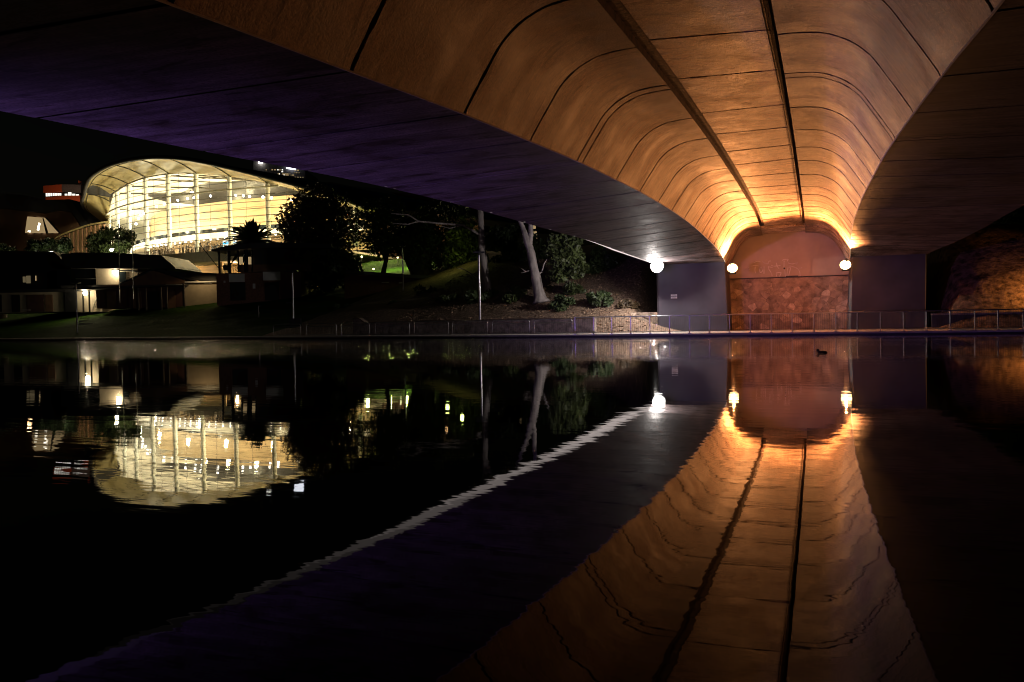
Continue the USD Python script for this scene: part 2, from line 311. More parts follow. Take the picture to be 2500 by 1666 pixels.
KB = np.array([[(x, bank(x) + .06, ZP - .094), (x, bank(x) + .06, -1.5)] for x in px_])
single('kerb', sheet(KB, (0, .5, 0)), M_KERB, 'wet dark kerb wall at the water edge', kind='structure')
single('near_quay', box((-60, -14, -1.5), (40, -1.2, .35)), M_PATH, 'concrete quay on the near bank', kind='structure')

# ================================================================== BRIDGE
S = 1.2
def curve(tbl):
    t = np.array(tbl, float); p = PchipInterpolator(t[:, 0], t[:, 1]); return lambda y: S * p(np.asarray(y) / S)
zLI = curve([(-7, 2.6), (0, 3.2), (5.5, 3.67), (8.3, 3.89), (11.55, 4.14), (14.6, 4.33), (18, 4.53), (21.7, 4.69), (24.8, 4.81), (28, 4.89), (31, 4.935), (34, 4.95), (36.8, 4.92), (41.5, 4.78), (45.7, 4.55), (47.5, 4.33), (49, 4.1), (52, 3.9)])
zLO = curve([(-7, 2.7), (0, 3.4), (7.8, 3.83), (10.9, 3.97), (17.1, 4.28), (22.5, 4.43), (28, 4.49), (34.5, 4.49), (41.5, 4.36), (46.1, 4.2), (49, 4.1), (52, 3.9)])
zRI = curve([(-7, 2.4), (0, 3.0), (5.5, 3.42), (8, 3.60), (10.7, 3.86), (14, 4.13), (18.2, 4.44), (21.7, 4.64), (24.5, 4.74), (28, 4.86), (31.3, 4.92), (36.4, 4.90), (41, 4.86), (45, 4.80), (47.4, 4.66), (48.4, 4.4), (49, 4.1), (52, 3.9)])
zRO = curve([(-7, 2.5), (0, 3.1), (8, 3.65), (20, 4.30), (28, 4.60), (34.5, 4.77), (42.5, 4.66), (46.5, 4.42), (49, 4.1), (52, 3.9)])
xLO = curve([(-7, -9.9), (25, -9.9), (36, -9.55), (42.6, -9.25), (46.6, -9.0), (49, -8.95), (52, -8.95)])
xLI = curve([(-7, -5.0), (40, -5.0), (49, -4.93), (52, -4.93)])
xRI = curve([(-7, 1.48), (36, 1.48), (44, 1.62), (49, 1.74), (52, 1.76)])
xRO = curve([(-7, 7.0), (40, 7.0), (43, 6.9), (46.3, 6.45), (49, 5.6), (52, 5.5)])
riseL = curve([(-7, 1.55), (8, 1.5), (21.7, 1.43), (30, 1.39), (36.75, 1.44), (41.5, 1.58), (45.7, 1.71), (49, 1.82), (52, 1.86)])
riseR = curve([(-7, 1.6), (8, 1.55), (21.7, 1.49), (30, 1.47), (36.75, 1.47), (41.5, 1.52), (45.7, 1.56), (47.4, 1.6), (49, 1.84), (52, 1.9)])
XGL, XGR = -2.97 * S, -0.58 * S               # where the curved vault flanks meet the grooves
TPL = PchipInterpolator([0, .36, .66, 1.0, 1.4, 1.75, 2.03], [0, .56, .98, 1.24, 1.39, 1.43, 1.44])
TT = np.interp(np.linspace(0, 14, 43), np.arange(15), [0, .12, .25, .36, .48, .58, .68, .80, .92, 1.05, 1.2, 1.38, 1.58, 1.80, 2.03])
def flank(y, side):
    """Cross-section of the vault flank at y: points from the rib edge up to the groove."""
    x0, z0, r, xg = (xLI(y), zLI(y), riseL(y), XGL) if side < 0 else (xRI(y), zRI(y), riseR(y), XGR)
    s = TT / 2.03
    return np.stack([x0 + (xg - x0) * s, np.full_like(s, y), z0 + r * TPL(TT) / 1.44], 1)
def rough_ends(P, amt=.03):
    """Chipped, uneven panel edges at the joints."""
    P = np.array(P, float)
    for i, s_ in ((0, 1), (-1, -1)):
        P[i, :, 1] += s_ * amt * np.clip(meshkit.fbm(P[i] * [5.5, .7, 5.5], 3, 9) - .42, 0, 1) * 2.2
    return P
def crown(y):
    a, b = zLI(y) + riseL(y), zRI(y) + riseR(y); return a + .10 * S, b + .10 * S
bays = np.array([-7, -3.6, -.4, 2.6, 5.47, 8.3, 11.55, 14.62, 17.84, 18.28, 21.68, 24.8, 27.9, 30.7, 33.7, 36.75, 39.2, 41.5, 43.6, 45.66, 47.3, 49.0]) * S
bridge = thing('concrete_bridge', 'low concrete bridge seen from below, its ribbed vault glowing orange', 'bridge', (0, 30, 0))
GAP = .045
def ysub(a, b): g_ = GAP * (1 + .9 * min(max((a / S - 18) / 14, 0), 1)); return np.linspace(a + g_, b - g_, 5)
rng = random.Random(5)
for a, b in zip(bays[:-1], bays[1:]):
    ys = ysub(a, b)
    jit = lambda: rng.uniform(-.004, .004)
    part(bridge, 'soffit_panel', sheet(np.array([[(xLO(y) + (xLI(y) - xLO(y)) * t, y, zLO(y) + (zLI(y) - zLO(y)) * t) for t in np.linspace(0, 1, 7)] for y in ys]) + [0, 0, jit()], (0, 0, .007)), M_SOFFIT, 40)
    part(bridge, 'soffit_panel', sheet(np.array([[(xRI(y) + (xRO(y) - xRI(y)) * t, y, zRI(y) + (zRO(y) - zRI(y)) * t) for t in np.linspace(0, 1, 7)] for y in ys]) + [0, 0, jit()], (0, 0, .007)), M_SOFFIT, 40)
    for sd in (-1, 1):
        P = rough_ends([flank(y, sd) for y in ys]); j = jit()
        P[:, 0, 0] += -sd * .012                       # a hairline arris between rib and vault
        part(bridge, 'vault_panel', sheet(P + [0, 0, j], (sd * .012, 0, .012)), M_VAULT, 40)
for a, b in zip(bays[:-1], bays[1:]):
    if b - a < 1: continue
    ys = ysub(a if abs(a - 18.28 * S) > .1 else 17.84 * S, b)
    xa, xb = XGL + .24 * S, XGR - .13 * S
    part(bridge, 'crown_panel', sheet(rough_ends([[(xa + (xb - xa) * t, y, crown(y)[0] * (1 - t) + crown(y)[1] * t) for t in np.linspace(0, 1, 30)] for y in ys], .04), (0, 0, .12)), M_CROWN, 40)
yy = np.unique(np.concatenate([np.linspace(a, b, 9) for a, b in zip(bays[:-1], bays[1:])]))
for x0, x1, sgn in ((XGL - .02, XGL + .27 * S, 0), (XGR - .16 * S, XGR + .02, 1)):
    Pg = np.array([[(x0, y, crown(y)[sgn] - .10), (x0 + .01, y, crown(y)[sgn] + .075), (x1 - .01, y, crown(y)[sgn] + .075), (x1, y, crown(y)[sgn] + .01)] for y in yy]); Pg[:, :, 2] += .02 * (meshkit.noise(Pg * 2.3, 4) - .5)
    part(bridge, 'groove', sheet(Pg, (0, 0, .1)), M_GROOVE, 40)
# dark backing behind the open joints
Pb = np.array([[(xLO(y) + .06, y, zLO(y) + .022), (xLI(y), y, zLI(y) + .022)] + [tuple(p) for p in flank(y, -1) + np.array([-.022, 0, .022])] + [(XGL - .03, y, crown(y)[0] + .36), (XGL + .31 * S, y, crown(y)[0] + .36), (XGL + .32 * S, y, crown(y)[0] + .03), (XGR - .26 * S, y, crown(y)[1] + .03), (XGR - .25 * S, y, crown(y)[1] + .36), (XGR + .03, y, crown(y)[1] + .36)]
     + [tuple(p) for p in (flank(y, 1) + np.array([.022, 0, .022]))[::-1]] + [(xRI(y), y, zRI(y) + .022), (xRO(y) - .06, y, zRO(y) + .022)] for y in yy])
part(bridge, 'joint_backing', sheet(Pb, (0, 0, .25)), M_JOINT)
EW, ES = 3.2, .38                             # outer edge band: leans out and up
for k, (ya, yb, e_) in enumerate([(-8, 13, .0), (13, 15.5, .012), (15.5, 18, .03), (18, 21, .06), (21, 25, .12), (25, 30, .22), (30, 36, .38), (36, 43, .52), (43, 50, .7), (50, 59, .85)]):  # no lamp here: stepped glow paints the far lamp's falloff onto the band
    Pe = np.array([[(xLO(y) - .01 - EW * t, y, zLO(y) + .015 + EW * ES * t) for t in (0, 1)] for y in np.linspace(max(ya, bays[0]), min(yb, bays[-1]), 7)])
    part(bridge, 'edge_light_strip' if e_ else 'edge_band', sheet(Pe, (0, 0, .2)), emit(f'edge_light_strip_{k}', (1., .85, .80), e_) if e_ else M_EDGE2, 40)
for xe, ze, s_ in ((xLI, zLI, 1), (xRI, zRI, -1)): part(bridge, 'arris', tube([(xe(y), y, ze(y) - .004) for y in yy], .018, 5), M_CHALK)
Pe = np.array([[(xRO(y) + .01 + EW * t, y, zRO(y) + .015 + EW * .7 * t) for t in (0, 1)] for y in yy])
part(bridge, 'edge_band', sheet(Pe[:, ::-1], (0, 0, .2)), M_EDGE2, 40)
Ps = np.array([[(xLO(y) - EW - .02, y, zLO(y) + EW * ES + .02), (xLO(y) - EW - .05, y, 9.4)] for y in yy])
part(bridge, 'spandrel', sheet(Ps, (.3, 0, 0)), M_DECK)
Ps = np.array([[(xRO(y) + EW + .02, y, zRO(y) + EW * .7 + .02), (xRO(y) + EW + .05, y, 9.4)] for y in yy])
part(bridge, 'spandrel', sheet(Ps, (-.3, 0, 0)), M_DECK)
part(bridge, 'deck', box((-15.9, bays[0], 9.42), (11.9, 64, 9.9)), M_DECK)
for x in (-15.8, 11.6): part(bridge, 'parapet', box((x, bays[0], 9.92), (x + .2, 64, 10.9)), M_DECK)
# far abutments
YA = 49.0 * S
def abut(x0b, x0t, x1b, x1t, zt):
    ch = .16
    P = np.array([[(x0b, YA + 8, .0), (x0b, YA + ch, .0), (x0b + ch, YA, .0), (x1b - .05, YA, .0), (x1b, YA + .05, .0), (x1b, YA + 8, 0)],
                  [(x0t, YA + 8, zt), (x0t, YA + ch, zt), (x0t + ch, YA, zt), (x1t - .05, YA, zt), (x1t, YA + .05, zt), (x1t, YA + 8, zt)]])
    return sheet(P, None)
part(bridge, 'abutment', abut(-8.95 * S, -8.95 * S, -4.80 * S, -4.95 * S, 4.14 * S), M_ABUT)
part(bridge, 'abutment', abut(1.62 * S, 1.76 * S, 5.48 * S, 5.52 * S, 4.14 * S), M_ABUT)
# vault runs on to the end wall, behind the lamps
YE = 51.2 * S
ys = np.linspace(YA + .02, YE, 5)
for sd in (-1, 1): part(bridge, 'vault_panel', sheet(np.array([flank(y, sd) for y in ys]) - [0, 0, .04], (sd * .09, 0, .09)), M_VAULT, 40)
part(bridge, 'crown_panel', sheet(np.array([[(XGL + (XGR - XGL) * t, y, crown(y)[0] * (1 - t) + crown(y)[1] * t - .05) for t in np.linspace(0, 1, 5)] for y in ys]), (0, 0, .12)), M_CROWN, 40)
ZST = 3.2 * S                                  # top of the rough stonework
endw = part(bridge, 'end_wall', box((-5.6 * S, YE + .01, ZST + .03), (2.4 * S, YE + .5, 7.4 * S)), M_ENDWALL)
part(endw, 'coping', box((-4.95 * S, YE - .06, ZST - .01), (1.80 * S, YE + .005, ZST + .05)), M_KERB)
# chalk scribbles on the smooth end wall
def stroke(pts, w=.028):
    p = np.array([at_y(x, y, YE - .012) for x, y in pts]); t = np.linspace(0, len(p) - 1, len(p) * 4)
    q = np.stack([PchipInterpolator(np.arange(len(p)), p[:, k])(t) for k in range(3)], 1)
    d = np.gradient(q, axis=0); d /= np.linalg.norm(d, axis=1, keepdims=True) + 1e-9; nrm = np.cross(d, EYv)
    return sheet(np.stack([q - nrm * w, q + nrm * w], 1), (0, .006, 0))
c17 = lambda x, y: (1780 + x / 7.843, 600 + y / 7.843)
scr = [[(370, 430), (390, 410), (400, 450), (375, 465)], [(395, 395), (520, 380), (560, 395)], [(505, 405), (495, 470), (515, 530)], [(620, 410), (585, 450), (600, 520), (640, 480), (615, 415)], [(668, 400), (668, 540)],
    [(640, 300), (690, 340), (740, 350), (760, 300), (800, 295)], [(750, 400), (760, 450), (800, 510), (825, 585)], [(750, 405), (840, 420)], [(810, 375), (860, 395), (920, 390), (985, 380)], [(905, 330), (925, 400), (960, 440)],
    [(900, 520), (995, 515), (965, 590)], [(915, 520), (905, 590)], [(1025, 290), (1050, 265), (1130, 262), (1110, 300)], [(1055, 290), (1050, 410)], [(1065, 460), (1080, 600)], [(1120, 415), (1180, 418), (1160, 500), (1140, 580)], [(1125, 420), (1105, 580)],
    [(1130, 330), (1220, 350), (1310, 325), (1285, 360)], [(1150, 390), (1240, 410), (1320, 450), (1355, 520), (1360, 590)], [(1340, 430), (1400, 425)], [(470, 330), (540, 305), (600, 310)]]
part(endw, 'chalk_scribble', cat([stroke([c17(*p) for p in s]) for s in scr]), plain('chalk_faint', (.46, .41, .42), .9), label='faint white chalk scribbles')
wp = at_y(*c17(1058, 438), YE - .015); part(endw, 'drain_hole', trimesh.creation.cylinder(.06, .03, transform=trimesh.transformations.translation_matrix(wp) @ trimesh.transformations.rotation_matrix(np.pi / 2, [1, 0, 0])), M_BLACK)
part(endw, 'ledge_slot', box((at_y(*c17(1090, 598), YE)[0], YE - .09, ZST + .055), (at_y(*c17(1320, 598), YE)[0], YE - .01, ZST + .10)), M_BLACK)

# rough stone wall under the end wall: every stone a piece
def stones_in(parent, x0, x1, z0, z1, y, size, seed, slant=0., depth=(.03, .10), keep=1., aspect=1.5):
    r = np.random.RandomState(seed); pts = []
    rows = max(2, int((z1 - z0) / size)); cols = max(2, int((x1 - x0) / (size * aspect)))
    for i in range(-1, rows + 1):
        for j in range(-1, cols + 1):
            pts.append(((j + .5 + .5 * (i % 2) + r.uniform(-.48, .48)) / cols * (x1 - x0) + x0, (i + .5 + r.uniform(-.48, .48)) / rows * (z1 - z0) + z0))
    vor = Voronoi(np.array(pts)); clip = sg.box(x0, z0, x1, z1); n = 0
    for k in vor.point_region:
        reg = vor.regions[k]
        if -1 in reg or len(reg) < 3: continue
        g = sg.Polygon(vor.vertices[reg]).intersection(clip)
        if g.is_empty or g.area < .012: continue
        if r.rand() > keep: continue
        g = g.buffer(-.034).buffer(.018, quad_segs=1).simplify(.012)
        if g.is_empty or g.geom_type != 'Polygon' or g.area < .008: continue
        dd = r.uniform(*depth)
        if dd < .008: continue
        part(parent, 'stone', prism(g, (0, y, 0), EX, EZ, -EYv, dd), M_STONES[r.randint(len(M_STONES))]); n += 1
    return n
stw = thing('stone_wall', 'rough rubble stone wall under the vault between the two abutments', 'wall', (-1.6 * S, YE, 0))
part(stw, 'mortar', box((-4.95 * S, YE + .012, .1), (1.80 * S, YE + .5, ZST - .02)), M_MORTAR)
stones_in(stw, -4.9 * S, 1.78 * S, ZP + .02, ZST - .30, YE, .36, 11, depth=(-.02, .07), keep=.86)

# ---- lamps on the far abutments
def flood(name, label, px, py, y, aim, lens_mat, col, inten, r, cone, group=None, light=True):
    p = at_y(px, py, y); t = thing(name, label, 'lamp', p, group)
    d = np.array(aim, float); d /= np.linalg.norm(d); x = np.cross([0, 0, 1.0], d); x /= np.linalg.norm(x); z = np.cross(d, x)
    part(t, 'housing', frame_box(p, x, d, z, (-r * .7, -.34, -r * .7), (r * .7, -.06, r * .7)), M_DARKMETAL)
    lens = trimesh.creation.icosphere(3, r); lens.apply_scale([1, .75, 1]); T = np.eye(4); T[:3, 0], T[:3, 1], T[:3, 2], T[:3, 3] = x, d, z, p; lens.apply_transform(T)
    part(t, 'lens', lens, lens_mat, True)
    if cone:                                                                     # a flap keeps the beam off the rib beside the lamp
        q = p + d * (r + .03); side = -1 if aim[0] > 0 else 1; sp_ = math.radians(-10)
        e = np.array([side * math.sin(sp_), -math.cos(sp_), 0]); nrm = np.array([side * math.cos(sp_), math.sin(sp_), 0])
        part(t, 'barn_door', frame_box(q + EX * side * .12, e, nrm, EZ, (-.12, 0, -.06), (.72, .02, .12)), M_DARKMETAL)
    if cone: part(t, 'visor', box(p + [-.22, .36, -.1], p + [.22, .39, .34]), M_DARKMETAL)
    part(t, 'bracket', box(p + [-.05, .3, -.12], (p[0] + .05, YA + .02, p[2] - .02)), M_DARKMETAL)
    spot(t + '/bulb', p + d * (r + .03), d, inten, col, r * .18, cone, .8)
    return t
M_LENS_O = emit('lamp_orange_lens', (1.0, .62, .25), 9.)
M_LENS_W = emit('lamp_white_lens', (1.0, .96, .92), 9.)
flood('flood_lamp', 'white floodlight glaring at the outer corner of the left abutment', 1604, 650, 47.7 * S, (-.25, -1, .05), M_LENS_W, WHITE_C, WHITE_I, .46, None)
flood('flood_lamp', 'orange floodlight at the left spring of the vault', 1788, 655, 48.2 * S, (.08, -1, .92), M_LENS_O, ORANGE_C, ORANGE_I, .34, 62, 'orange floodlights at the vault springs')
flood('flood_lamp', 'orange floodlight at the right spring of the vault', 2064, 647, 48.2 * S, (-.08, -1, .92), M_LENS_O, ORANGE_C, ORANGE_I, .34, 62, 'orange floodlights at the vault springs')

# ================================================================== FESTIVAL HALL ACROSS THE RIVER
HU, HW, HA, HB = -12.25, 170.0, 66.5, 50.5     # plan ellipse of the glass front in the picture frame
def he(th, s=1.0, z=0., out=0.):
    """Point of the plan ellipse scaled by s, pushed out along its normal."""
    th = np.asarray(th, float); n = np.stack([-np.cos(th) / HA, -np.sin(th) / HB], -1); n /= np.linalg.norm(n, axis=-1, keepdims=True)
    u = HU - HA * s * np.cos(th) + n[..., 0] * out; w = HW - HB * s * np.sin(th) + n[..., 1] * out
    return u[..., None] * UR + w[..., None] * WF + np.asarray(z, float)[..., None] * EZ
ths = np.linspace(-1.2, 2.6, 800)
hx = proj(he(ths, 1., np.full(800, 20.)))[:, 0]; i0 = np.argmin(np.where(ths > -.2, hx, 1e9))
def th_of(px): return np.interp(px, hx[i0:], ths[i0:])
c4 = lambda x, y: (200 + x / 4.2018, 370 + y / 4.2034)
ZB = 12.3
# eave: glass top (inner) and roof rim (outer) as seen; z from the sight lines
inn = [(270, 515), (284, 460), (350, 412), (480, 335), (660, 270), (900, 232), (1185, 232), (1535, 265), (1910, 330), (2240, 415), (2600, 530), (3100, 700)]
out = [(22, 480), (28, 400), (45, 320), (110, 235), (300, 125), (560, 70), (850, 57), (1180, 90), (1600, 190), (2050, 300), (2480, 420), (3000, 600)]
inP, outP, tin = [], [], []
for (a, b) in zip(inn, out):
    pa = c4(*a); th = th_of(max(pa[0], 268.6)); base = he(th)
    dep = base @ WF; p = at(*pa, dep); p = he(th, 1., p[2]); inP.append(p); tin.append(th)
    n = (he(th, 1., 0, 1.) - he(th, 1., 0, 0.)); pb = c4(*b); outP.append(at(*pb, dep - 5.5 * math.sin(min(th, 1.5))))
# underside going round behind the left end
inP = [he(-.25, 1., 15.2), he(.05, 1., 18.6)] + inP; outP = [at(*c4(215, 735), 172.), at(*c4(62, 620), 163.)] + outP; tin = [-.25, .05] + tin
inP, outP, tin = np.array(inP), np.array(outP), np.array(tin)
for k in range(1, len(tin)): tin[k] = max(tin[k], tin[k - 1] + .012)
from scipy.ndimage import gaussian_filter1d
kk = np.concatenate([[0], np.cumsum(np.linalg.norm(np.diff(inP, axis=0), axis=1) + .8 * np.linalg.norm(np.diff(outP, axis=0), axis=1))])
kf = np.linspace(kk[0], kk[-1], 300); _o = PchipInterpolator(kk, outP)(kf); _s = gaussian_filter1d(_o, 9, axis=0, mode='nearest')
sI, sO = PchipInterpolator(kk, inP), PchipInterpolator(kf, _s)
_zt = PchipInterpolator(tin, inP[:, 2]); zt_of = lambda t: np.where(np.asarray(t) < .36, np.maximum(_zt(np.clip(t, -.25, 9)), 22.5 - 4 * np.clip(.36 - np.asarray(t), 0, 9)), _zt(np.clip(t, -.25, 9)))
hall = thing('festival_hall', 'glowing glass fronted hall under a curved shell roof on the far hillside', 'building', uw(-40, 140, 10))
for a, b in zip(kk[:-1], kk[1:]):
    q = np.linspace(a, b, 7)
    Pm = np.array([[sI(t) * (1 - r) + sO(t) * r + EZ * .35 * math.sin(math.pi * r) for r in np.linspace(0, 1, 6)] for t in q])
    part(hall, 'eave_panel', sheet(Pm, (0, 0, .12)), M_EAVE, 40)
for t in kk[1:-1]: part(hall, 'eave_seam', tube([sI(t) * (1 - r) + sO(t) * r + EZ * (.35 * math.sin(math.pi * r) - .03) for r in np.linspace(0, .84, 6)], .10, 5), M_SEAM)
part(hall, 'eave_seam', tube([sI(t) * .15 + sO(t) * .85 + EZ * (.35 * math.sin(math.pi * .85) - .02) for t in np.linspace(kk[0], kk[-1], 80)], .06, 5), M_SEAM)
q = np.linspace(kk[0], kk[-1], 80); rim = sO(q)
part(hall, 'roof_rim', tube(rim, .32, 8), M_ROOF, True)
cen = uw(25, 185, 19)
Pr = np.array([[p * (1 - r) + cen * r + EZ * (.3 * math.sin(math.pi * min(r, .5)) + .1) for r in (0, .1, .25, .5, 1)] for p in rim])
part(hall, 'roof', sheet(Pr), M_ROOF, 40)
# ceiling inside
q = np.linspace(-1.15, 1.5, 50)
part(hall, 'ceiling', sheet(np.array([[he(t, s, zt_of(t) - .12 + (1 - s) * 2.0) for s in (.995, .9, .75, .55, .3)] for t in q]), (0, 0, .2)), M_CEIL, 40)
for t in .5598 + .1068 * np.arange(-1, 9): part(hall, 'ceiling_beam', tube([he(t + .10 * (1 - s), s, zt_of(t) - .30 + (1 - s) * 2.0) for s in np.linspace(.985, .6, 5)], .12, 5), M_SEAM)
# floor and podium
q = np.linspace(.3, 1.36, 60)
part(hall, 'terrace', sheet(np.array([[he(t, s, ZB) for s in (1.035, .55)] for t in q]), (0, 0, -.3)), M_TAN)
part(hall, 'podium_fascia', sheet(np.array([[he(t, 1.04, z) for z in (ZB + .02, ZB - 1.55)] for t in q])), M_TAN, 40)
part(hall, 'undercroft_soffit', sheet(np.array([[he(t, s, ZB - 1.5) for s in (1.036, .8)] for t in q])), M_CEIL)
part(hall, 'undercroft_wall', sheet(np.array([[he(t, .92, z) for z in (ZB - 1.5, 6.)] for t in q])), M_TIMBER)
for t in np.arange(.86, 1.34, .105): part(hall, 'undercroft_column', tube([he(t, 1.0, z) for z in (5.5, ZB - 1.5)], .35, 10), M_TIMBER)
# inner timber drum, balcony, lower wall
def ring(name, s, z0, z1, mat, t0=.33, t1=1.42, lab=None, thick=None):
    qq = np.linspace(t0, t1, 60)
    return part(hall, name, sheet(np.array([[he(t, s, (z(t) if callable(z) else z)) for z in (z1, z0)] for t in qq]), thick), mat, 40, label=lab)
ring('rear_wall', .985, ZB, lambda t: zt_of(t) - .1, M_CEIL, -1.15, .30)
ring('drum_wall', .885, ZB, lambda t: min(21.2, zt_of(t) - 1.2), M_TIMBER)
for z in (14.4, 16.2, 18.3, 19.8): ring('drum_seam', .8865, z, z + .05, M_SEAM)
ring('balcony_fascia', .935, 15.0, 15.85, M_WHITE)
ring('balcony_glass', .9352, 15.87, 16.5, M_GLASSDK)
part(hall, 'balcony_floor', sheet(np.array([[he(t, s, 15.0) for s in (.935, .885)] for t in q]), (0, 0, .2)), M_WHITE)
for k in range(4): ring('ceiling_slat', .9, 14.45 + .13 * k, 14.50 + .13 * k, M_SEAM)
for px in np.linspace(396, 560, 8): 
    t = th_of(px); ring('lower_window', .89, 12.7, 14.2, M_GLASSDK, t, t + .028)
M_SCREEN = usdkit.material(stage, '/World/Looks/screen', {'g': ('geometry', {}), 'w': ('wave_texture', {'wave_type': 'bands', 'bands_direction': 'z', 'scale': .6}) if False else ('noise_texture', {'scale': .9, 'detail': 1}),
    'r': ('rgb_ramp', {'ramp': [(.38, (.06, .5, .85)), (.5, (.8, .95, 1)), (.6, (.75, .95, .9))]}), 'm': ('mapping', {'scale': (.15, .15, 2.2)}), 'e': ('emission', {'strength': 1.6})},
    [('g.position', 'm.vector'), ('m.vector', 'w.vector'), ('w.fac', 'r.fac'), ('r.color', 'e.color')], surface='e.emission')
ring('video_screen', .95, 12.75, 14.35, M_SCREEN, th_of(502), th_of(537), 'bright blue and white screen')
# columns, glazing bars, panes
cols_t = .5598 + .1068 * np.arange(0, 10)
for t in cols_t: part(hall, 'column', tube([he(t, .992, z) for z in (ZB, zt_of(t))], .34, 10), M_COLUMN, True)
part(hall, 'column', tube([he(.40, .992, z) for z in (ZB, zt_of(.40))], .25, 8), M_COLUMN, True)
rows = ZB + 1.04 * np.arange(0, 13)
q = np.linspace(.34, 1.6, 70)
for k, z in enumerate(rows):
    run = [t for t in q if zt_of(t) > z]
    if len(run) > 3: part(hall, 'glazing_bar', tube([he(t, 1.0, z) for t in run], .05 if k != 9 else .14, 5), M_DARKMETAL if k != 9 else M_WHITE)
tp = np.concatenate([[.345], np.sort(np.concatenate([cols_t - .0534, cols_t]))])
for t0, t1 in zip(tp[:-1], tp[1:]):
    if t0 >= .5: part(hall, 'mullion', tube([he(t0, 1.0, z) for z in (ZB, zt_of(t0))], .03, 4), M_DARKMETAL)
    for z0, z1 in zip(rows[:-1], rows[1:]):
        h0, h1 = min(z1, zt_of(t0)), min(z1, zt_of(t1))
        if h0 - z0 < .1 and h1 - z0 < .1: continue
        part(hall, 'glass_pane', sheet(np.array([[he(t0 + .002, 1.001, z0 + .03), he(t0 + .002, 1.001, max(h0 - .03, z0 + .04))], [he(t1 - .002, 1.001, z0 + .03), he(t1 - .002, 1.001, max(h1 - .03, z0 + .04))]])), M_PANE)
# lamps of the hall: downlights seen as bright points, and the light they give
M_DOWN = emit('downlight', (1, .93, .78), 14.)
for cx, cy in [(765, 568), (845, 540), (885, 525), (985, 502), (1085, 485), (1150, 475), (1318, 458), (1508, 452), (1575, 452), (1655, 456), (1720, 460), (1858, 468), (1945, 478), (2150, 498), (605, 655), (635, 637), (580, 690), (555, 745), (1130, 420)]:
    px, py = c4(cx, cy); t = th_of(px); p = at(px, py, (he(t, .93) @ WF)); m = trimesh.creation.icosphere(1, .20); m.apply_translation(p); part(hall, 'downlight', m, M_DOWN)
for t in np.linspace(.62, 1.2, 22):
    m = trimesh.creation.icosphere(1, .13); m.apply_translation(he(t, .925, 14.9)); part(hall, 'downlight', m, M_DOWN)
WARM = (1.0, .80, .46)
for t in np.arange(.45, 1.40, .145):
    spot(hall + f'/uplight_{int(t * 1000)}', he(t, .96, 17.5), (0, 0, 1), 300 * HALL_I * (1.9 if t < .95 else 1.6), (1.0, .90, .60) if t < 1. else (1, .80, .42), .25)
for t in np.arange(.5, 1.42, .15): spot(hall + f'/cove_{int(t * 1000)}', he(t, .80, float(zt_of(t)) - 2.6), (0, 0, 1), 420 * HALL_I, (1, .84, .48), .3); spot(hall + f'/deep_{int(t * 1000)}', he(t, .66, float(zt_of(t)) - 2.2), (0, 0, 1), 260 * HALL_I, (1, .84, .48), .3)
for t in (-.7, -.2, .2): spot(hall + f'/rear_{int((t + 2) * 1000)}', he(t, .9, 17.5), (0, 0, 1), 260 * HALL_I, (1, .90, .62), .25)
for t in np.arange(.5, 1.4, .22):
    spot(hall + f'/foyer_{int(t * 1000)}', he(t, .965, 14.6), (0, 0, -1), 120 * HALL_I, WARM, .2)
for t in np.arange(.9, 1.3, .18):
    spot(hall + f'/under_{int(t * 1000)}', he(t, .97, 10.3), (0, 0, -1), 90 * HALL_I, (1, .66, .30), .2)
# eave lit from the terrace
for t in np.arange(min(.55, 9), 1.36, .2):
    spot(hall + f'/eave_{int(t * 1000)}', he(t, 1., ZB + 3.0, 4.5), (0, 0, 1), 60 * HALL_I, (1, .82, .36), .2, 60, .6)
# people on the terrace, a far-off crowd
rc = np.random.RandomState(3); crowd = []
for k in range(90):
    t = rc.uniform(.80, 1.12); s = rc.uniform(.985, 1.02); h = rc.uniform(1.1, 1.75); p = he(t, s, ZB)
    b = trimesh.creation.capsule(height=h * .5, radius=.19, count=[6, 4]); b.apply_translation(p + EZ * h * .3); hd = trimesh.creation.icosphere(1, .12); hd.apply_translation(p + EZ * (h - .12)); crowd += [b, hd]
single('crowd', cat(crowd), M_PERSON, 'diners crowding the lit terrace of the glass hall', 'crowd', kind='stuff')
def leaf_mesh(centres, radii, n, size, seed, flat=.75):
    r = np.random.RandomState(seed); out_v = []
    centres = np.asarray(centres, float); radii = np.asarray(radii, float); wts = radii ** 2 / (radii ** 2).sum()
    k = r.choice(len(centres), n, p=wts); d = r.normal(size=(n, 3)); d /= np.linalg.norm(d, axis=1, keepdims=True)
    rad = radii[k] * r.uniform(.35, 1.0, n) ** .5 * (1 + .25 * (r.rand(n) < .15)); c = centres[k] + d * rad[:, None] * [1, 1, flat]
    a = r.normal(size=(n, 3)); a /= np.linalg.norm(a, axis=1, keepdims=True); b = np.cross(a, r.normal(size=(n, 3))); b /= np.linalg.norm(b, axis=1, keepdims=True)
    s = size * r.uniform(.6, 1.4, n)[:, None]
    v = np.stack([c - a * s, c + b * s * .4, c + a * s, c - b * s * .4], 1).reshape(-1, 3)
    i = np.arange(n)[:, None] * 4; f = np.vstack([i + [0, 1, 2], i + [0, 2, 3]])
    return trimesh.Trimesh(v, f, process=False)
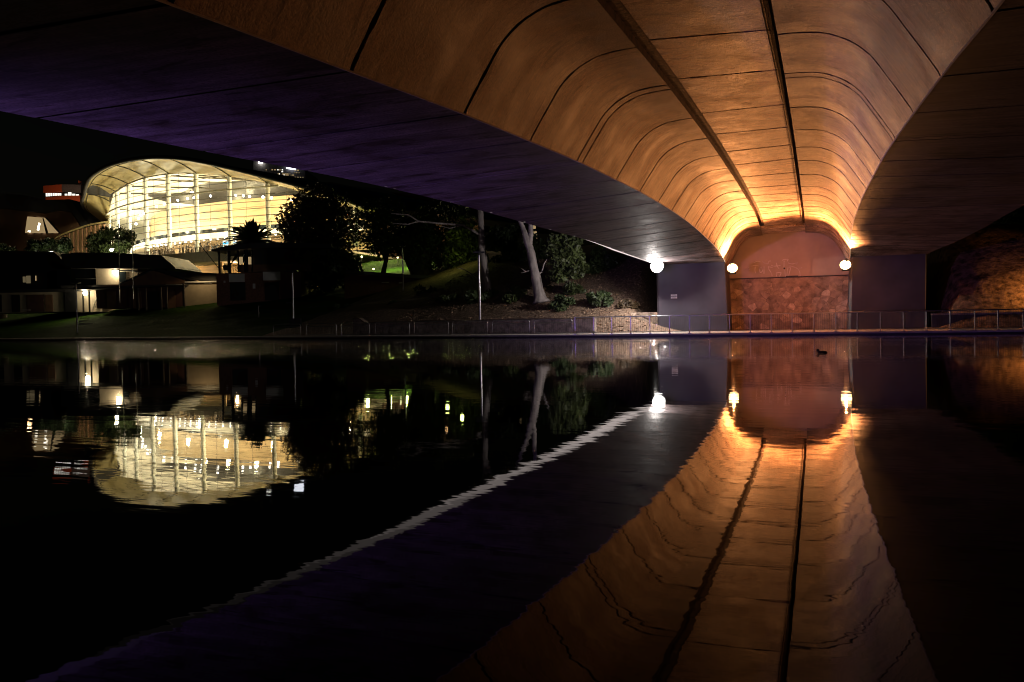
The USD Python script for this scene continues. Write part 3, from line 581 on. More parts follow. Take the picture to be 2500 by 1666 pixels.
def clumps(px0, px1, py0, py1, dep, n, seed, droop=False):
    """Clump centres filling an outline about as wide and tall as the crown is."""
    r = np.random.RandomState(seed); c, R = [], []
    cx, cy, a, b = (px0 + px1) / 2, (py0 + py1) / 2, (px1 - px0) / 2, (py1 - py0) / 2; m = F / dep
    for _ in range(n):
        g = r.uniform(0, 2 * np.pi); q = r.uniform(.1, .72) ** .7
        c.append(at(cx + a * q * math.cos(g), cy + b * q * math.sin(g), dep + r.uniform(-.6, .6) * a / m)); R.append(r.uniform(.38, .62) * min(a, b) / m)
    return c, R
def tree(label, px0, px1, py0, py1, dep, foot, leaf, n=2600, size=.28, seed=1, nm='tree', cat_='tree', nclump=16, bark=None, lean=None, group=None):
    c, R = clumps(px0, px1, py0, py1, dep, nclump, seed)
    ft = at(*foot, dep); ft[2] = min(ft[2], ground_z(ft[0], ft[1]))
    top = np.mean(c, 0); t = thing(nm, label, cat_, ft, group)
    h = top[2] - ft[2]; mid = ft * .5 + top * .5 + (UR * .05 * h)
    pieces = [tube([ft - EZ * .3, ft * .75 + top * .25, mid, top], np.array([.055, .042, .034, .012]) * max(h, 3), 7)]
    rr = random.Random(seed)
    for k in rr.sample(range(len(c)), min(6, len(c))): pieces.append(tube([mid, (mid + c[k]) / 2 + EZ * .2, c[k]], np.array([.02, .012, .005]) * max(h, 3), 5))
    part(t, 'trunk', cat(pieces), bark or M_BARK, True)
    part(t, 'crown', leaf_mesh(c, R, n, size, seed), leaf)
    return t

# ================================================================== BUILDINGS ROUND THE HALL
def pu(px, py, dep): p = at(px, py, dep); return p @ UR, p[2]
def block(parent, name, px0, py0, px1, py1, dep, thick, mat, label=None, back=0.):
    """A box whose front face, square to the view at a depth, spans the given outline."""
    u0, _ = pu(px0, (py0 + py1) / 2, dep); u1, _ = pu(px1, (py0 + py1) / 2, dep); xm = (px0 + px1) / 2
    _, z1 = pu(xm, py0, dep); _, z0 = pu(xm, py1, dep)
    return part(parent, name, frame_box(np.zeros(3), UR, WF, EZ, (u0, dep + back, z0), (u1, dep + back + thick, z1)), mat, label=label)
def slab(parent, name, pts, dep, thick, mat, label=None):
    """An outline given in picture points at one depth, extruded away from the viewer."""
    P = np.array([pu(x, y, dep) for x, y in pts]); g = sg.Polygon(P)
    return part(parent, name, prism(g if g.exterior.is_ccw else sg.Polygon(P[::-1]), WF * (dep + thick), UR, EZ, -WF, thick), mat, label=label)
M_WIN = emit('window_warm', (1, .70, .34), .32); M_WINW = emit('window_white', (1, .95, .82), 1.3); M_WINDIM = emit('window_dim', (1, .78, .42), .10); M_TUBE = emit('tube_light', (1, .9, .7), 4.)
# low fan-shaped wing left of the hall
wing = thing('fan_wing', 'low curved wing with vertical fins left of the glass hall', 'building', uw(-74, 150, 8))
top = [(135, 583), (160, 571), (190, 560), (222, 550), (266, 543)]
tw = PchipInterpolator([p[0] for p in top], [p[1] for p in top])
wx = np.linspace(135, 266, 22)
part(wing, 'wall', sheet(np.array([[at(x, tw(x) + 3, 150), at(x, 640, 150)] for x in wx]), WF * .4), M_TAN, 40)
part(wing, 'roof', sheet(np.array([[at(x, tw(x), 147.5), at(x, tw(x) + 1, 160)] for x in wx]), EZ * .25), M_EAVE, 40)
for x in np.arange(150, 262, 10.5): part(wing, 'fin', sheet(np.array([[at(x, tw(x) + 4, 149.9), at(x, 636, 149.9)], [at(x + 1.6, tw(x) + 4, 149.9), at(x + 1.6, 636, 149.9)]]), -WF * .5), M_BROWN)
for px in (175, 235): spot(wing + f'/wash_{px}', at(px, 612, 145), (0, 0, 1), 26, (1, .74, .36), .2)
# dark angular theatre with the slanted window
M_THEATRE = plain('theatre_wall', (.16, .085, .045), .8, var=.12, scale=.6)
th_ = thing('angular_theatre', 'dark brown angular building with one slanted lit window', 'building', uw(-95, 165, 8))
slab(th_, 'wall', [(-260, 510), (0, 508), (30, 513), (115, 523), (150, 516), (178, 520), (205, 560), (150, 575), (120, 600), (110, 640), (-260, 640)], 165, 12, M_THEATRE)
slab(th_, 'roof', [(-260, 470), (0, 473), (60, 478), (120, 490), (175, 488), (222, 552), (205, 558), (180, 519), (150, 514), (115, 521), (30, 511), (-260, 508)], 164.4, 13, M_ROOF)
wnd = slab(th_, 'window', [(65, 570), (71, 530), (113, 533), (146, 570)], 164.6, .2, M_WIN)
for a, b in [((71, 530), (65, 570)), ((86, 531), (85, 570)), ((100, 532), (102, 570)), ((108, 533), (116, 570)), ((124, 542), (128, 570)), ((66, 560), (138, 560)), ((113, 533), (146, 570))]:
    part(wnd, 'frame', tube([at(*a, 164.3), at(*b, 164.3)], .22 if a[0] != 108 else .4, 5), M_BLACK)
for a, b, r in [((98, 545), (94, 563), .35), ((94, 565), (114, 567), .2), ((70, 543), (92, 545), .14), ((88, 534), (102, 537), .16), ((70, 565), (76, 566), .3)]: part(wnd, 'tube_light', tube([at(*a, 164.25), at(*b, 164.25)], r, 6), M_TUBE)
spot(th_ + '/street_glow', at(60, 600, 150), (0, 1, .2), 40, (1, .62, .30), .5)
# orange office block behind
ob = thing('office_block', 'office block clad in orange and grey panels with a lit window strip', 'building', uw(-105, 235, 20))
slab(ob, 'orange_panel', [(111, 456), (156, 452), (156, 470), (111, 472)], 235, 14, M_ORANGECLAD)
slab(ob, 'grey_panel', [(156, 452), (202, 453), (202, 472), (156, 470)], 235, 14, M_GREYCLAD)
slab(ob, 'window_band', [(114, 472), (200, 472), (200, 479), (116, 483)], 235.5, 12, M_BLACK)
slab(ob, 'orange_base', [(116, 483), (156, 480), (200, 479), (203, 640), (116, 640)], 235, 14, M_ORANGECLAD)
block(ob, 'chimney', 196, 443, 198, 456, 236, 1, M_ORANGECLAD); block(ob, 'chimney', 199, 444, 201, 456, 236, 1, M_ORANGECLAD)
for x in (117, 122.5, 128, 134, 139.5, 145, 150): block(ob, 'lit_window', x, 473.2, x + 4, 481 - (x - 117) * .06, 235.3, .1, M_WINW)
for x0, x1, y0 in ((171, 179, 470), (163, 169, 475), (181, 188, 475), (190, 197, 476)): block(ob, 'lit_window', x0, y0, x1, 479, 235.2, .1, M_WINW)
spot(ob + '/facade_light', at(150, 500, 222), (0, 1, .3), 500, (1, .62, .4), .4)
# tower block far behind with a lit sign on its roof
tb = thing('tower_block', 'distant tower block with scattered lit windows and a white rooftop sign', 'building', uw(-90, 300, 20))
slab(tb, 'wall', [(622, 395), (748, 417), (748, 600), (622, 600)], 300, 20, M_GREYCLAD)
for y0, xs in ((415.5, (652, 666, 672, 680, 685, 691)), (417, (722, 728)), (420, (690,)), (422.5, (720, 726, 731)), (425.5, (681, 684, 692, 697, 702, 708)), (428.5, (690, 695, 700, 705, 712, 716)), (434, (722, 728, 735, 740))):
    for x in xs: block(tb, 'lit_window', x, y0, x + rng.uniform(2, 4.5), y0 + 2.4, 299.9, .1, rng.choice([M_WINW, M_WIN, M_WIN, M_WINDIM]))
slab(tb, 'rooftop_sign', [(633, 396), (644, 398), (643, 402), (634, 402)], 299, .5, emit('sign_glow', (1, .96, .86), 8.))
slab(tb, 'rooftop_sign', [(701, 392), (724, 394), (724, 417), (702, 414)], 299, .5, emit('sign_glow_blue', (.86, .9, 1), 2.5))
# pale flat roofs right of the hall
fr = thing('flat_roofed_building', 'building with pale stepped flat eaves right of the glass hall', 'building', uw(-42, 150, 10))
slab(fr, 'upper_eave', [(772, 449), (810, 446), (888, 463), (888, 471), (850, 476), (800, 462)], 150, 8, M_TAN)
slab(fr, 'lower_eave', [(835, 480), (884, 474), (884, 480), (842, 488)], 149, 6, M_CEIL)
slab(fr, 'wall', [(780, 462), (880, 480), (880, 640), (780, 640)], 152, 8, M_ROOF)
spot(fr + '/eave_light', at(862, 497, 146), (0, 0, 1), 26, (1, .75, .3), .2)
# brown building with light bands glimpsed through the trees
rb = thing('banded_building', 'brown building with tan bands glimpsed above the trees beside the bridge', 'building', uw(-18, 170, 8))
slab(rb, 'wall', [(925, 470), (1180, 480), (1180, 660), (925, 660)], 172, 10, M_BROWN)
slab(rb, 'band', [(1062, 521), (1118, 512), (1114, 528), (1066, 531)], 171.5, .4, M_TAN)
slab(rb, 'band', [(1076, 502), (1104, 497), (1100, 505), (1076, 508)], 171.5, .4, M_TAN)
w_ = block(rb, 'window', 950, 553, 999, 606, 171.7, .2, M_WIN)
for x in (965, 973, 985): block(w_, 'frame', x, 553, x + 1.5, 606, 171.4, .2, M_BLACK)
for y in (572, 588): block(w_, 'frame', 950, y, 999, y + 1.5, 171.3, .2, M_BLACK)
for x0, y0, x1, y1 in ((1142, 562, 1165, 575), (1252, 552, 1264, 566), (1296, 550, 1308, 560), (1300, 566, 1311, 590), (1056, 568, 1068, 580)): block(rb, 'lit_window', x0, y0, x1, y1, 170, .2, M_WIN)
spot(rb + '/facade_light', at(1080, 545, 163), (0, 1, .3), 60, (1, .6, .25), .3)

# ================================================================== BOAT SHEDS ON THE LEFT
D = 106.
bs = thing('long_boat_shed', 'long low boat shed with a dark upper storey at the far left', 'building', uw(-66, D, 3))
block(bs, 'lower_wall', -160, 714, 232, 764, D, 8, M_TAN)
for x0, x1, m in ((4 - 20, 5, M_DOORDK), (30, 50, M_DOORDK), (66, 108, M_DOOR), (112, 130, M_BROWN), (158, 185, M_DOORDK), (-60, -30, M_DOOR)): block(bs, 'door', x0, 720, x1, 762, D - .08, .1, m)
block(bs, 'fascia', -160, 708, 200, 715, D - .6, 9, M_ROOF)
block(bs, 'upper_wall', -160, 640, 145, 708, D + 1.5, 7, M_ROOF)
slab(bs, 'gable_roof', [(-160, 612), (60, 614), (135, 616), (180, 660), (182, 664), (-160, 664)], D + 1.2, 9, M_ROOF)
for x0, x1, y0, y1, m in ((58, 64, 676, 690, M_WINDIM), (66, 76, 674, 692, M_WINDIM), (88, 90, 674, 686, M_WIN)): block(bs, 'window', x0, y0, x1, y1, D + 1.4, .1, m)
part(bs, 'balcony_rail', cat([tube([at(-40, 697, D - .3), at(90, 697, D - .3)], .05, 5)] + [tube([at(x, 697, D - .3), at(x + (12 if k % 2 else -12), 708, D - .3)], .035, 4) for k, x in enumerate(range(-30, 90, 12))]), M_DARKMETAL)
part(bs, 'sill_light', tube([at(55 + 0, 757.5, D - .4), at(75, 757.5, D - .4)], .04, 5), M_WHITE)
# tan clubhouse with balcony
cl = thing('clubhouse', 'clubhouse with a tan upper wall lit by a wall lamp and a dark hipped roof', 'building', uw(-55, D, 3))
slab(cl, 'roof', [(150, 622), (190, 617), (300, 619), (395, 624), (427, 651), (430, 656), (180, 656), (160, 650)], D - 1.5, 9, M_ROOF)
block(cl, 'upper_wall', 236, 655, 338, 695, D - .4, 6, M_TAN)
block(cl, 'balcony_glass', 142, 657, 235, 699, D - .2, 5, M_GLASSDK)
for y in (656, 681): part(cl, 'balcony_rail', tube([at(185, y, D - .9), at(236, y, D - .9)], .05, 5), M_METAL)
block(cl, 'lower_wall', 186, 702, 250, 762, D - .1, 6, M_TAN)
block(cl, 'door', 160, 712, 186, 762, D - .3, .2, M_DOORDK); block(cl, 'door', 293, 664, 308, 690, D - .6, .2, M_GLASSDK)
slab(cl, 'awning', [(294, 660), (316, 659), (334, 664), (334, 666), (314, 662), (294, 662)], D - 2, 1.5, M_WHITE)
block(cl, 'floor_edge', 150, 696, 330, 702, D - 1.0, 6, M_ROOF)
for x in (202, 217): block(cl, 'post', x, 702, x + 3, 764, D - 1.4, .16, M_BLACK)
part(cl, 'stair_rail', cat([tube([at(226, 758, D - .5), at(236, 727, D - .5)], .05, 5), tube([at(233, 752, D - .5), at(236, 738, D - .5)], .04, 5)] + [tube([at(226 + 2 * k, 758 - 5.5 * k, D - .5), at(226 + 2 * k, 764 - 4.5 * k, D - .5)], .03, 4) for k in range(5)]), M_METAL)
M_LAMPY = emit('lamp_yellow', (1, .86, .55), 40.)
def wall_lamp(label, px, py, dep, inten, r=.16, nm='wall_lamp', col=(1, .82, .48), aim=(0, 1, -.6), out=.3):
    p = at(px, py, dep); t = thing(nm, label, 'lamp', p)
    g = trimesh.creation.icosphere(2, r); g.apply_translation(p); part(t, 'globe', g, M_LAMPY, True)
    part(t, 'hood', frame_box(p, UR, WF, EZ, (-r * 1.3, -r, r * 1.0), (r * 1.3, r * 2.5, r * 1.2)), M_DARKMETAL); spot(t + '/bulb', p - WF * out, aim, inten, col, r * .5)
wall_lamp('bright lamp on the tan upper wall of the clubhouse', 281, 665, D - .9, 85, .28)
wall_lamp('bright lamp over the steps under the clubhouse', 208, 716, D - 1.2, 150, .30)
wall_lamp('garden lamp shining under the round tree by the hall', 272, 611, 112, 110, .22, 'garden_lamp', (.95, .95, .6), (0, 1, .9), -.3)
wall_lamp('low white lamp among the trees left of the round tree', 124, 619, 112, 60, .22, 'garden_lamp', (.95, .95, .7), (0, 1, .9), -.3)
# gabled shed
gs = thing('gabled_shed', 'low gabled boat shed with a posted veranda and a warm lit end wall', 'building', uw(-47, D - 2, 3))
slab(gs, 'gable', [(292, 695), (374, 660), (449, 684), (449, 696), (292, 700)], D - 3, 6, M_BROWN)
slab(gs, 'roof', [(290, 694), (374, 658), (452, 682), (531, 690), (531, 668), (400, 661), (374, 655)], D - 2.6, 5, M_ROOF)
part(gs, 'barge_board', tube([at(290, 695, D - 3.2), at(374, 659, D - 3.2), at(451, 683, D - 3.2)], .09, 5), M_METAL)
block(gs, 'front_wall', 236, 700, 450, 752, D - 2.6, 5, M_DOOR)
slab(gs, 'veranda_roof', [(180, 703), (290, 699), (450, 693), (450, 697), (290, 704), (180, 708)], D - 4.5, 2.5, M_ROOF)
part(gs, 'gutter', tube([at(405, 696, D - 4.6), at(446, 695, D - 4.6)], .08, 5), M_WHITE)
for x0, x1, m in ((262, 283, M_BROWN), (325, 345, M_BROWN), (362, 392, M_DOORDK), (410, 428, M_BROWN)): block(gs, 'door', x0, 712, x1, 754, D - 2.8, .15, m)
for x in (337, 356, 393, 407, 449): part(gs, 'veranda_post', tube([at(x, 700, D - 4.4), at(x + 2, 758, D - 4.4)], .09, 6), M_METAL)
block(gs, 'end_wall', 453, 690, 531, 748, D - 3.0, 5, M_TAN, label='blank end wall washed by warm light')
block(gs, 'wall_vent', 499, 691, 519, 694, D - 3.1, .1, M_WHITE); block(gs, 'fascia', 452, 687, 531, 690, D - 3.4, .3, M_WHITE)
spot(gs + '/yard_light', at(486, 668, D - 5.2), (-.1, .15, -1), 42, (1, .70, .34), .12, 80, .5)
# steps
sp = thing('garden_steps', 'short flight of pale steps below the clubhouse lamp', 'steps', uw(-53, 100, 2))
for k in range(5):
    p = on_ground(211, 792 - 7 * k); part(sp, 'tread', frame_box(p + EZ * .05, UR, WF, EZ, (-.85 + .06 * k, -.2, -.15), (.85 - .06 * k, .25, .05)), M_PATH)
# dark brick pavilion
B = 98.
pv = thing('brick_pavilion', 'dark brick pavilion with two pale lintels and an upper veranda', 'building', uw(-27, B, 3))
block(pv, 'lower_wall', 530, 666, 735, 745, B, 8, M_BRICK)
for x0, x1, y0, y1 in ((560, 598, 669, 689), (643, 685, 664, 685)): block(pv, 'lintel_panel', x0, y0, x1, y1, B - .1, .12, M_WHITE)
for x0, x1 in ((563, 600), (647, 682)): block(pv, 'opening', x0, 690, x1, 734, B - .05, .1, M_DOORDK)
block(pv, 'notice', 618, 693, 624, 705, B - .06, .05, M_SIGN); block(pv, 'meter_box', 547, 686, 551, 691, B - .06, .05, M_SIGN)
block(pv, 'upper_wall', 583, 646, 760, 664, B + 1, 7, M_BROWN); block(pv, 'upper_wall', 618, 600, 800, 646, B + 1.1, 7, M_ROOF)
slab(pv, 'roof', [(518, 610), (555, 601), (620, 594), (712, 593), (810, 598), (812, 606), (716, 604), (625, 606), (560, 612), (518, 614)], B - 1.5, 9, M_ROOF)
for x in (534, 558): part(pv, 'veranda_post', tube([at(x, 608, B - 1), at(x + 2, 668, B - 1)], .13 if x == 534 else .19, 6), M_BLACK)
for x in (581, 597, 603, 615): part(pv, 'window_post', tube([at(x, 610, B - .4), at(x + 1, 664, B - .4)], .10, 6), M_BLACK)
part(pv, 'veranda_rail', cat([tube([at(534, 650, B - 1), at(582, 650, B - 1)], .05, 5)] + [tube([at(x, 650, B - 1), at(x, 667, B - 1)], .025, 4) for x in range(538, 582, 4)]), M_DARKMETAL)
block(pv, 'window', 606, 628, 616, 646, B + .95, .1, M_WIN); block(pv, 'window', 585, 628, 594, 646, B + .95, .1, M_WIN)
part(pv, 'stay', tube([at(486, 594, B - 2), at(534, 655, B - 2)], .05, 5), M_DARKMETAL)
block(pv, 'planter_box', 546, 648, 556, 660, B - .8, 1, M_ROOF)
# low brick store on the slope
B2 = 92.
ls = thing('brick_store', 'long low brick store with a dark flat roof below the park lawn', 'building', uw(-15, B2, 4))
slab(ls, 'roof', [(842, 660), (1075, 676), (1075, 684), (842, 668)], B2 - 1, 8, M_ROOF)
slab(ls, 'wall', [(842, 668), (1072, 684), (1072, 724), (1000, 736), (842, 750)], B2, 6, M_BRICK)
for x0, x1, y0, y1 in ((932, 950, 689, 691), (974, 986, 690, 692)): block(ls, 'sill', x0, y0, x1, y1, B2 - .2, .2, M_WHITE)
block(ls, 'door', 955, 694, 963, 722, B2 - .1, .1, M_BROWN)
part(ls, 'hand_rail', cat([tube([at(996, 720, B2 - 3), at(1020, 705, B2 - 3), at(1070, 700, B2 - 3)], .045, 5)] + [tube([at(x, 703 + (1070 - x) * .2, B2 - 3), at(x, 716 + (1070 - x) * .15, B2 - 3)], .035, 4) for x in (1000, 1019, 1040, 1070)]), M_METAL)
# park lawn with lamps
M_PARKLAMP = emit('park_lamp_globe', (1, .92, .45), 6.)
for k, (px, py, foot, dep, lab) in enumerate([(883, 627, 660, 122, 'park lamp on a short post left of the leaning trunk'), (971, 629, 657, 122, 'pale green park lamp on a thin post over the lit lawn'), (912, 657, 664, 120, 'low bollard lamp glowing in the park hedge'),
        (1087, 561, 600, 135, 'park lamp shining between the upper branches'), (1102, 593, 620, 132, 'park lamp shining through the dark crown'), (1213, 617, 640, 128, 'park lamp between the two pale gum trunks'), (855, 650, 662, 121, 'small park lamp at the left end of the hedge')]):
    p = at(px, py, dep); f_ = at(px + 1, foot, dep); t = thing('park_lamp', lab, 'lamp', f_)
    g = trimesh.creation.icosphere(1, .14); g.apply_translation(p); part(t, 'globe', g, M_PARKLAMP, True); part(t, 'post', tube([f_ - EZ * 2, p - EZ * .2], .06, 6), M_DARKMETAL)
for px, py, i in ((945, 632, 150), (985, 632, 150), (1085, 625, 9), (1120, 600, 12), (1225, 630, 30), (890, 630, 80)):
    spot(f'/World/park_lamp/glow_{px}', at(px, py, 87 if px in (1085, 1120) else 116), (0, .4, -1), i, (.85, 1, .22), .2)

# ================================================================== TREES
tree('round leafy tree lit from below in front of the hall wing', 206, 338, 556, 626, 117, (262, 640), M_LEAF2, 5200, .26, 3, nclump=26)
tree('low dark tree under the theatre window', 58, 194, 580, 626, 117, (130, 640), M_LEAF, 3600, .26, 4, nclump=22)
tree('dark tree cut by the left edge of the picture', -60, 45, 590, 640, 117, (5, 650), M_LEAF, 2600, .26, 5)
tree('big dark tree with rusty outer leaves before the right end of the hall', 686, 862, 456, 660, 103, (800, 745), M_LEAF3, 15000, .26, 6, nclump=40)
tree('dark spreading tree over the brick store', 862, 1010, 468, 640, 100, (930, 720), M_LEAF, 4200, .24, 7, nclump=22)
tree('dark tree beside the leaning trunk', 990, 1160, 490, 660, 97, (1060, 720), M_LEAF, 5200, .24, 8, nclump=22)
tree('dark tree between the pale gum trunks', 1195, 1268, 505, 690, 84, (1230, 715), M_LEAF, 3000, .22, 9, nclump=16)
tree('weeping olive tree right of the forked gum', 1338, 1425, 545, 708, 66, (1385, 716), M_LEAF2, 4200, .20, 10, nclump=24)
tree('dark tree close to the bridge edge', 1420, 1500, 600, 705, 70, (1465, 722), M_LEAF, 2600, .20, 12, nclump=14)
for k, (x0, x1, y0, y1, dep, lab) in enumerate([(1430, 1500, 712, 752, 62, 'dark green shrub on the slope below the white lamp'), (1225, 1290, 700, 745, 68, 'olive shrub at the foot of the forked gum'), (1330, 1400, 722, 766, 63, 'low shrub behind the stone wall'), (1060, 1140, 715, 765, 74, 'low shrub left of the leaning lamp post'), (930, 1010, 735, 775, 78, 'low shrub above the garden wall')]):
    tree(lab, x0, x1, y0, y1, dep, ((x0 + x1) / 2, y1 + 4), M_LEAF2 if k % 2 else M_LEAF, 1300, .17, 20 + k, 'shrub', 'shrub', 10)
tree('tree behind the ramp at the right edge of the picture', 2420, 2600, 400, 600, 84, (2500, 640), M_LEAF2, 4200, .26, 30, nclump=24)
tree('dense dark thicket behind the brick pavilion', 690, 880, 585, 730, 101, (780, 750), M_LEAF, 7000, .30, 13, nclump=26)
for k, (x0, x1, y0, y1, dep, lab) in enumerate([(2285, 2360, 690, 760, 60, 'dark shrub low on the orange lit bank'), (2330, 2440, 600, 680, 66, 'broad dark shrub high on the right bank'), (2440, 2530, 640, 700, 62, 'dark shrub on the right bank below the ramp')]):
    tree(lab, x0, x1, y0, y1, dep, ((x0 + x1) / 2, y1 + 6), M_LEAF3 if k == 0 else M_LEAF, 900, .17, 60 + k, 'shrub', 'shrub', 10)
tree('dark leafy tree rising between the lit lawn and the violet lit post', 1085, 1205, 520, 700, 92, (1150, 735), M_LEAF2, 6500, .22, 14, nclump=26)
tree('dark tree filling the gap behind the forked gum', 1255, 1350, 560, 705, 80, (1305, 725), M_LEAF, 5200, .22, 15, nclump=22)
for k, (x0, x1, y0, y1, dep, lab) in enumerate([(1120, 1215, 700, 752, 70, 'dark spreading shrub at the foot of the straight gum'), (975, 1085, 700, 750, 80, 'dark shrub below the leaning trunk'), (1370, 1440, 690, 735, 66, 'leggy shrub under the weeping tree'), (1500, 1560, 730, 766, 61, 'dry low shrub close to the white lamp'), (800, 900, 735, 782, 84, 'dark shrub at the left end of the garden wall')]):
    tree(lab, x0, x1, y0, y1, dep, ((x0 + x1) / 2, y1 + 6), (M_LEAF, M_LEAF2, M_LEAF2, M_LEAF3, M_LEAF)[k], 1500, .16, 70 + k, 'shrub', 'shrub', 12)
rl = np.random.RandomState(77); LX = rl.uniform(-34, -10.9, 9000); LD = rl.uniform(4.2, 22, 9000); LP = np.stack([LX, bank(LX) + LD, np.zeros(9000)], 1)
from scipy.interpolate import RegularGridInterpolator
_gz = RegularGridInterpolator((gx, gd), G[:, :, 2], bounds_error=False, fill_value=0.)
LP[:, 2] = _gz(np.stack([LX, LD], 1)) + .03
_a = rl.normal(size=(9000, 3)) * [1, 1, .35]; _a /= np.linalg.norm(_a, axis=1, keepdims=True); _b = np.cross(_a, EZ + rl.normal(size=(9000, 3)) * .4); _b /= np.linalg.norm(_b, axis=1, keepdims=True); _s = rl.uniform(.05, .16, 9000)[:, None]
_v = np.stack([LP - _a * _s, LP + _b * _s * .35, LP + _a * _s, LP - _b * _s * .35], 1).reshape(-1, 3); _i = np.arange(9000)[:, None] * 4
single('leaf_litter', trimesh.Trimesh(_v, np.vstack([_i + [0, 1, 2], _i + [0, 2, 3]]), process=False), plain('dry_leaf', (.30, .20, .13), .8, var=.6, scale=6), 'dry leaves and bark strewn over the earth slope', kind='stuff')
# leaning dark tree
lt = thing('leaning_tree', 'dark tree with a thick leaning trunk against the lit lawn', 'tree', at(1030, 690, 96))
part(lt, 'trunk', cat(tube([at(*p, 96) for p in [(1034, 700), (1028, 660), (1000, 625), (960, 590), (935, 560)]], [1.5, 1.35, .8, .45, .2], 9), tube([at(*p, 96) for p in [(1028, 668), (1040, 620), (1050, 560)]], [1.2, .8, .4], 8)), M_BARK, True)
c, R = clumps(880, 1100, 500, 625, 96, 22, 41); part(lt, 'crown', leaf_mesh(c, R, 4200, .24, 41), M_LEAF)
# pale gum trees
def gum(label, trunk, dep, rad, limbs, crown, seed):
    f0 = at(*trunk[0], dep); t = thing('gum_tree', label, 'tree', f0)
    pts = [at(*p, dep) for p in trunk]; pts[0][2] = min(pts[0][2], ground_z(pts[0][0], pts[0][1]) - .2)
    q = PchipInterpolator(np.arange(len(pts)), np.array(pts))(np.linspace(0, len(pts) - 1, 46)); rr2 = PchipInterpolator(np.arange(len(rad)), rad)(np.linspace(0, len(rad) - 1, 46)); rr2[:4] *= np.array([1.5, 1.3, 1.14, 1.05])
    q[:, :2] += .10 * (meshkit.fbm(np.stack([q[:, 2] * .5, q[:, 2] * 0 + seed, q[:, 2] * 0], 1), 3, seed) - .5)[:, None] * [1, .5]
    tr = tube(q, rr2, 16); tv = np.array(tr.vertices); cax = np.repeat(q, 16, 0); nn = meshkit.fbm(tv[:len(cax)] * [2.2, 2.2, .9], 3, seed)[:, None] - .5; tv[:len(cax)] += (tv[:len(cax)] - cax) * nn * .7
    part(t, 'trunk', trimesh.Trimesh(tv, tr.faces, process=False), M_GUM, True)
    for l, r in limbs: part(t, 'limb', tube([at(*p, dep - .05) for p in l], r, 7), M_GUM, True)
    c, R = clumps(*crown, dep, 20, seed); part(t, 'crown', leaf_mesh(c, R, 3600, .2, seed), M_LEAF)
gum('straight pale gum trunk beside the leaning lamp post', [(1193, 726), (1188, 700), (1180, 630), (1175, 560), (1172, 470), (1165, 380)], 72, [.46, .38, .33, .28, .24, .12],
    [([(1175, 575), (1130, 550), (1075, 546), (1022, 541), (997, 525), (955, 522)], [.13, .10, .09, .08, .06, .03]), ([(1022, 541), (996, 548), (958, 545)], [.06, .05, .02]), ([(1130, 550), (1098, 558), (1075, 552)], [.06, .05, .02]), ([(1174, 500), (1200, 440), (1225, 400)], [.2, .14, .06]),
     ([(1166, 682), (1150, 668), (1130, 657), (1116, 655)], [.05, .04, .035, .015])], (1060, 1290, 300, 470), 51)
gum('forked pale gum trunk leaning left near the bridge', [(1320, 708), (1311, 690), (1300, 640), (1290, 595), (1278, 560), (1262, 525), (1240, 470)], 66, [.52, .40, .34, .30, .20, .17, .10],
    [([(1292, 600), (1296, 570), (1295, 540), (1298, 480)], [.26, .22, .20, .12]), ([(1313, 672), (1323, 664), (1328, 645), (1336, 632)], [.07, .06, .045, .02]), ([(1308, 668), (1296, 660), (1284, 664), (1273, 656)], [.06, .05, .04, .015]), ([(1284, 664), (1272, 667)], [.03, .012])], (1180, 1360, 330, 500), 52)
# palm
pd = 104.; pc = at(618, 588, pd); pl = thing('palm_tree', 'squat palm with a dense round crown silhouetted against the lit hall', 'palm', at(618, 650, pd))
part(pl, 'trunk', tube([at(618, 680, pd), at(618, 610, pd), pc], [.7, .6, .5], 10), M_BARK, True)
rp = np.random.RandomState(8); fr_ = []
for k in range(110):
    az = rp.uniform(0, 2 * np.pi); el = rp.uniform(-.75, 1.45); L = rp.uniform(3.6, 4.5) * (1 if el < .9 else .85); s_ = np.linspace(0, 1, 7)
    hd = np.array([math.cos(az), math.sin(az), 0]); pts = pc + hd * (L * math.cos(el) * s_)[:, None] + EZ * (L * math.sin(el) * s_ - (.30 + .3 * math.cos(el)) * L * s_ ** 2 * .62)[:, None]
    sd = np.cross(hd, EZ); wd = (.30 * np.sin(np.pi * np.clip(s_ * .93 + .05, 0, 1)))[:, None]
    fr_ += [sheet(np.stack([pts - sd * wd - EZ * wd * .5, pts, pts + sd * wd - EZ * wd * .5], 1))]
for f_ in fr_: part(pl, 'frond', f_, M_LEAF)
core = trimesh.creation.icosphere(2, 1.5); core.apply_scale([1.15, 1.15, .8]); core.apply_translation(pc - EZ * .9); part(pl, 'frond_skirt', core, M_BARK)

# ================================================================== POLES, RAILS AND WALLS ALONG THE PATH
def lamp_post(label, p_top, p_bot, dep, r, arm, col=M_METAL):
    a, b = at(*p_bot, dep), at(*p_top, dep); b = np.array([a[0], a[1], b[2]]) + UR * ((proj(b)[0] - p_bot[0]) * 0); t = thing('lamp_post', label, 'lamp post', a)
    part(t, 'pole', tube([a - EZ * .5, a * .5 + b * .5, b], [r, r * .85, r * .65], 10), col, True)
    part(t, 'head', cat(frame_box(b + EZ * .22, UR, WF, EZ, (-arm, -arm * .6, -.05), (arm, arm * .6, .05)), tube([b, b + EZ * .2], [.05, .16], 8)), M_DARKMETAL); return t
g = on_ground(189, 812); lamp_post('slim lamp post on the lawn edge before the steps', (187, 696), (189, 812), float((g - EYE) @ fwd), .09, .45)
lp2 = lamp_post('unlit lamp post with a flat head behind the left barriers', (714, 668), (717, 796), 76, .10, .5)
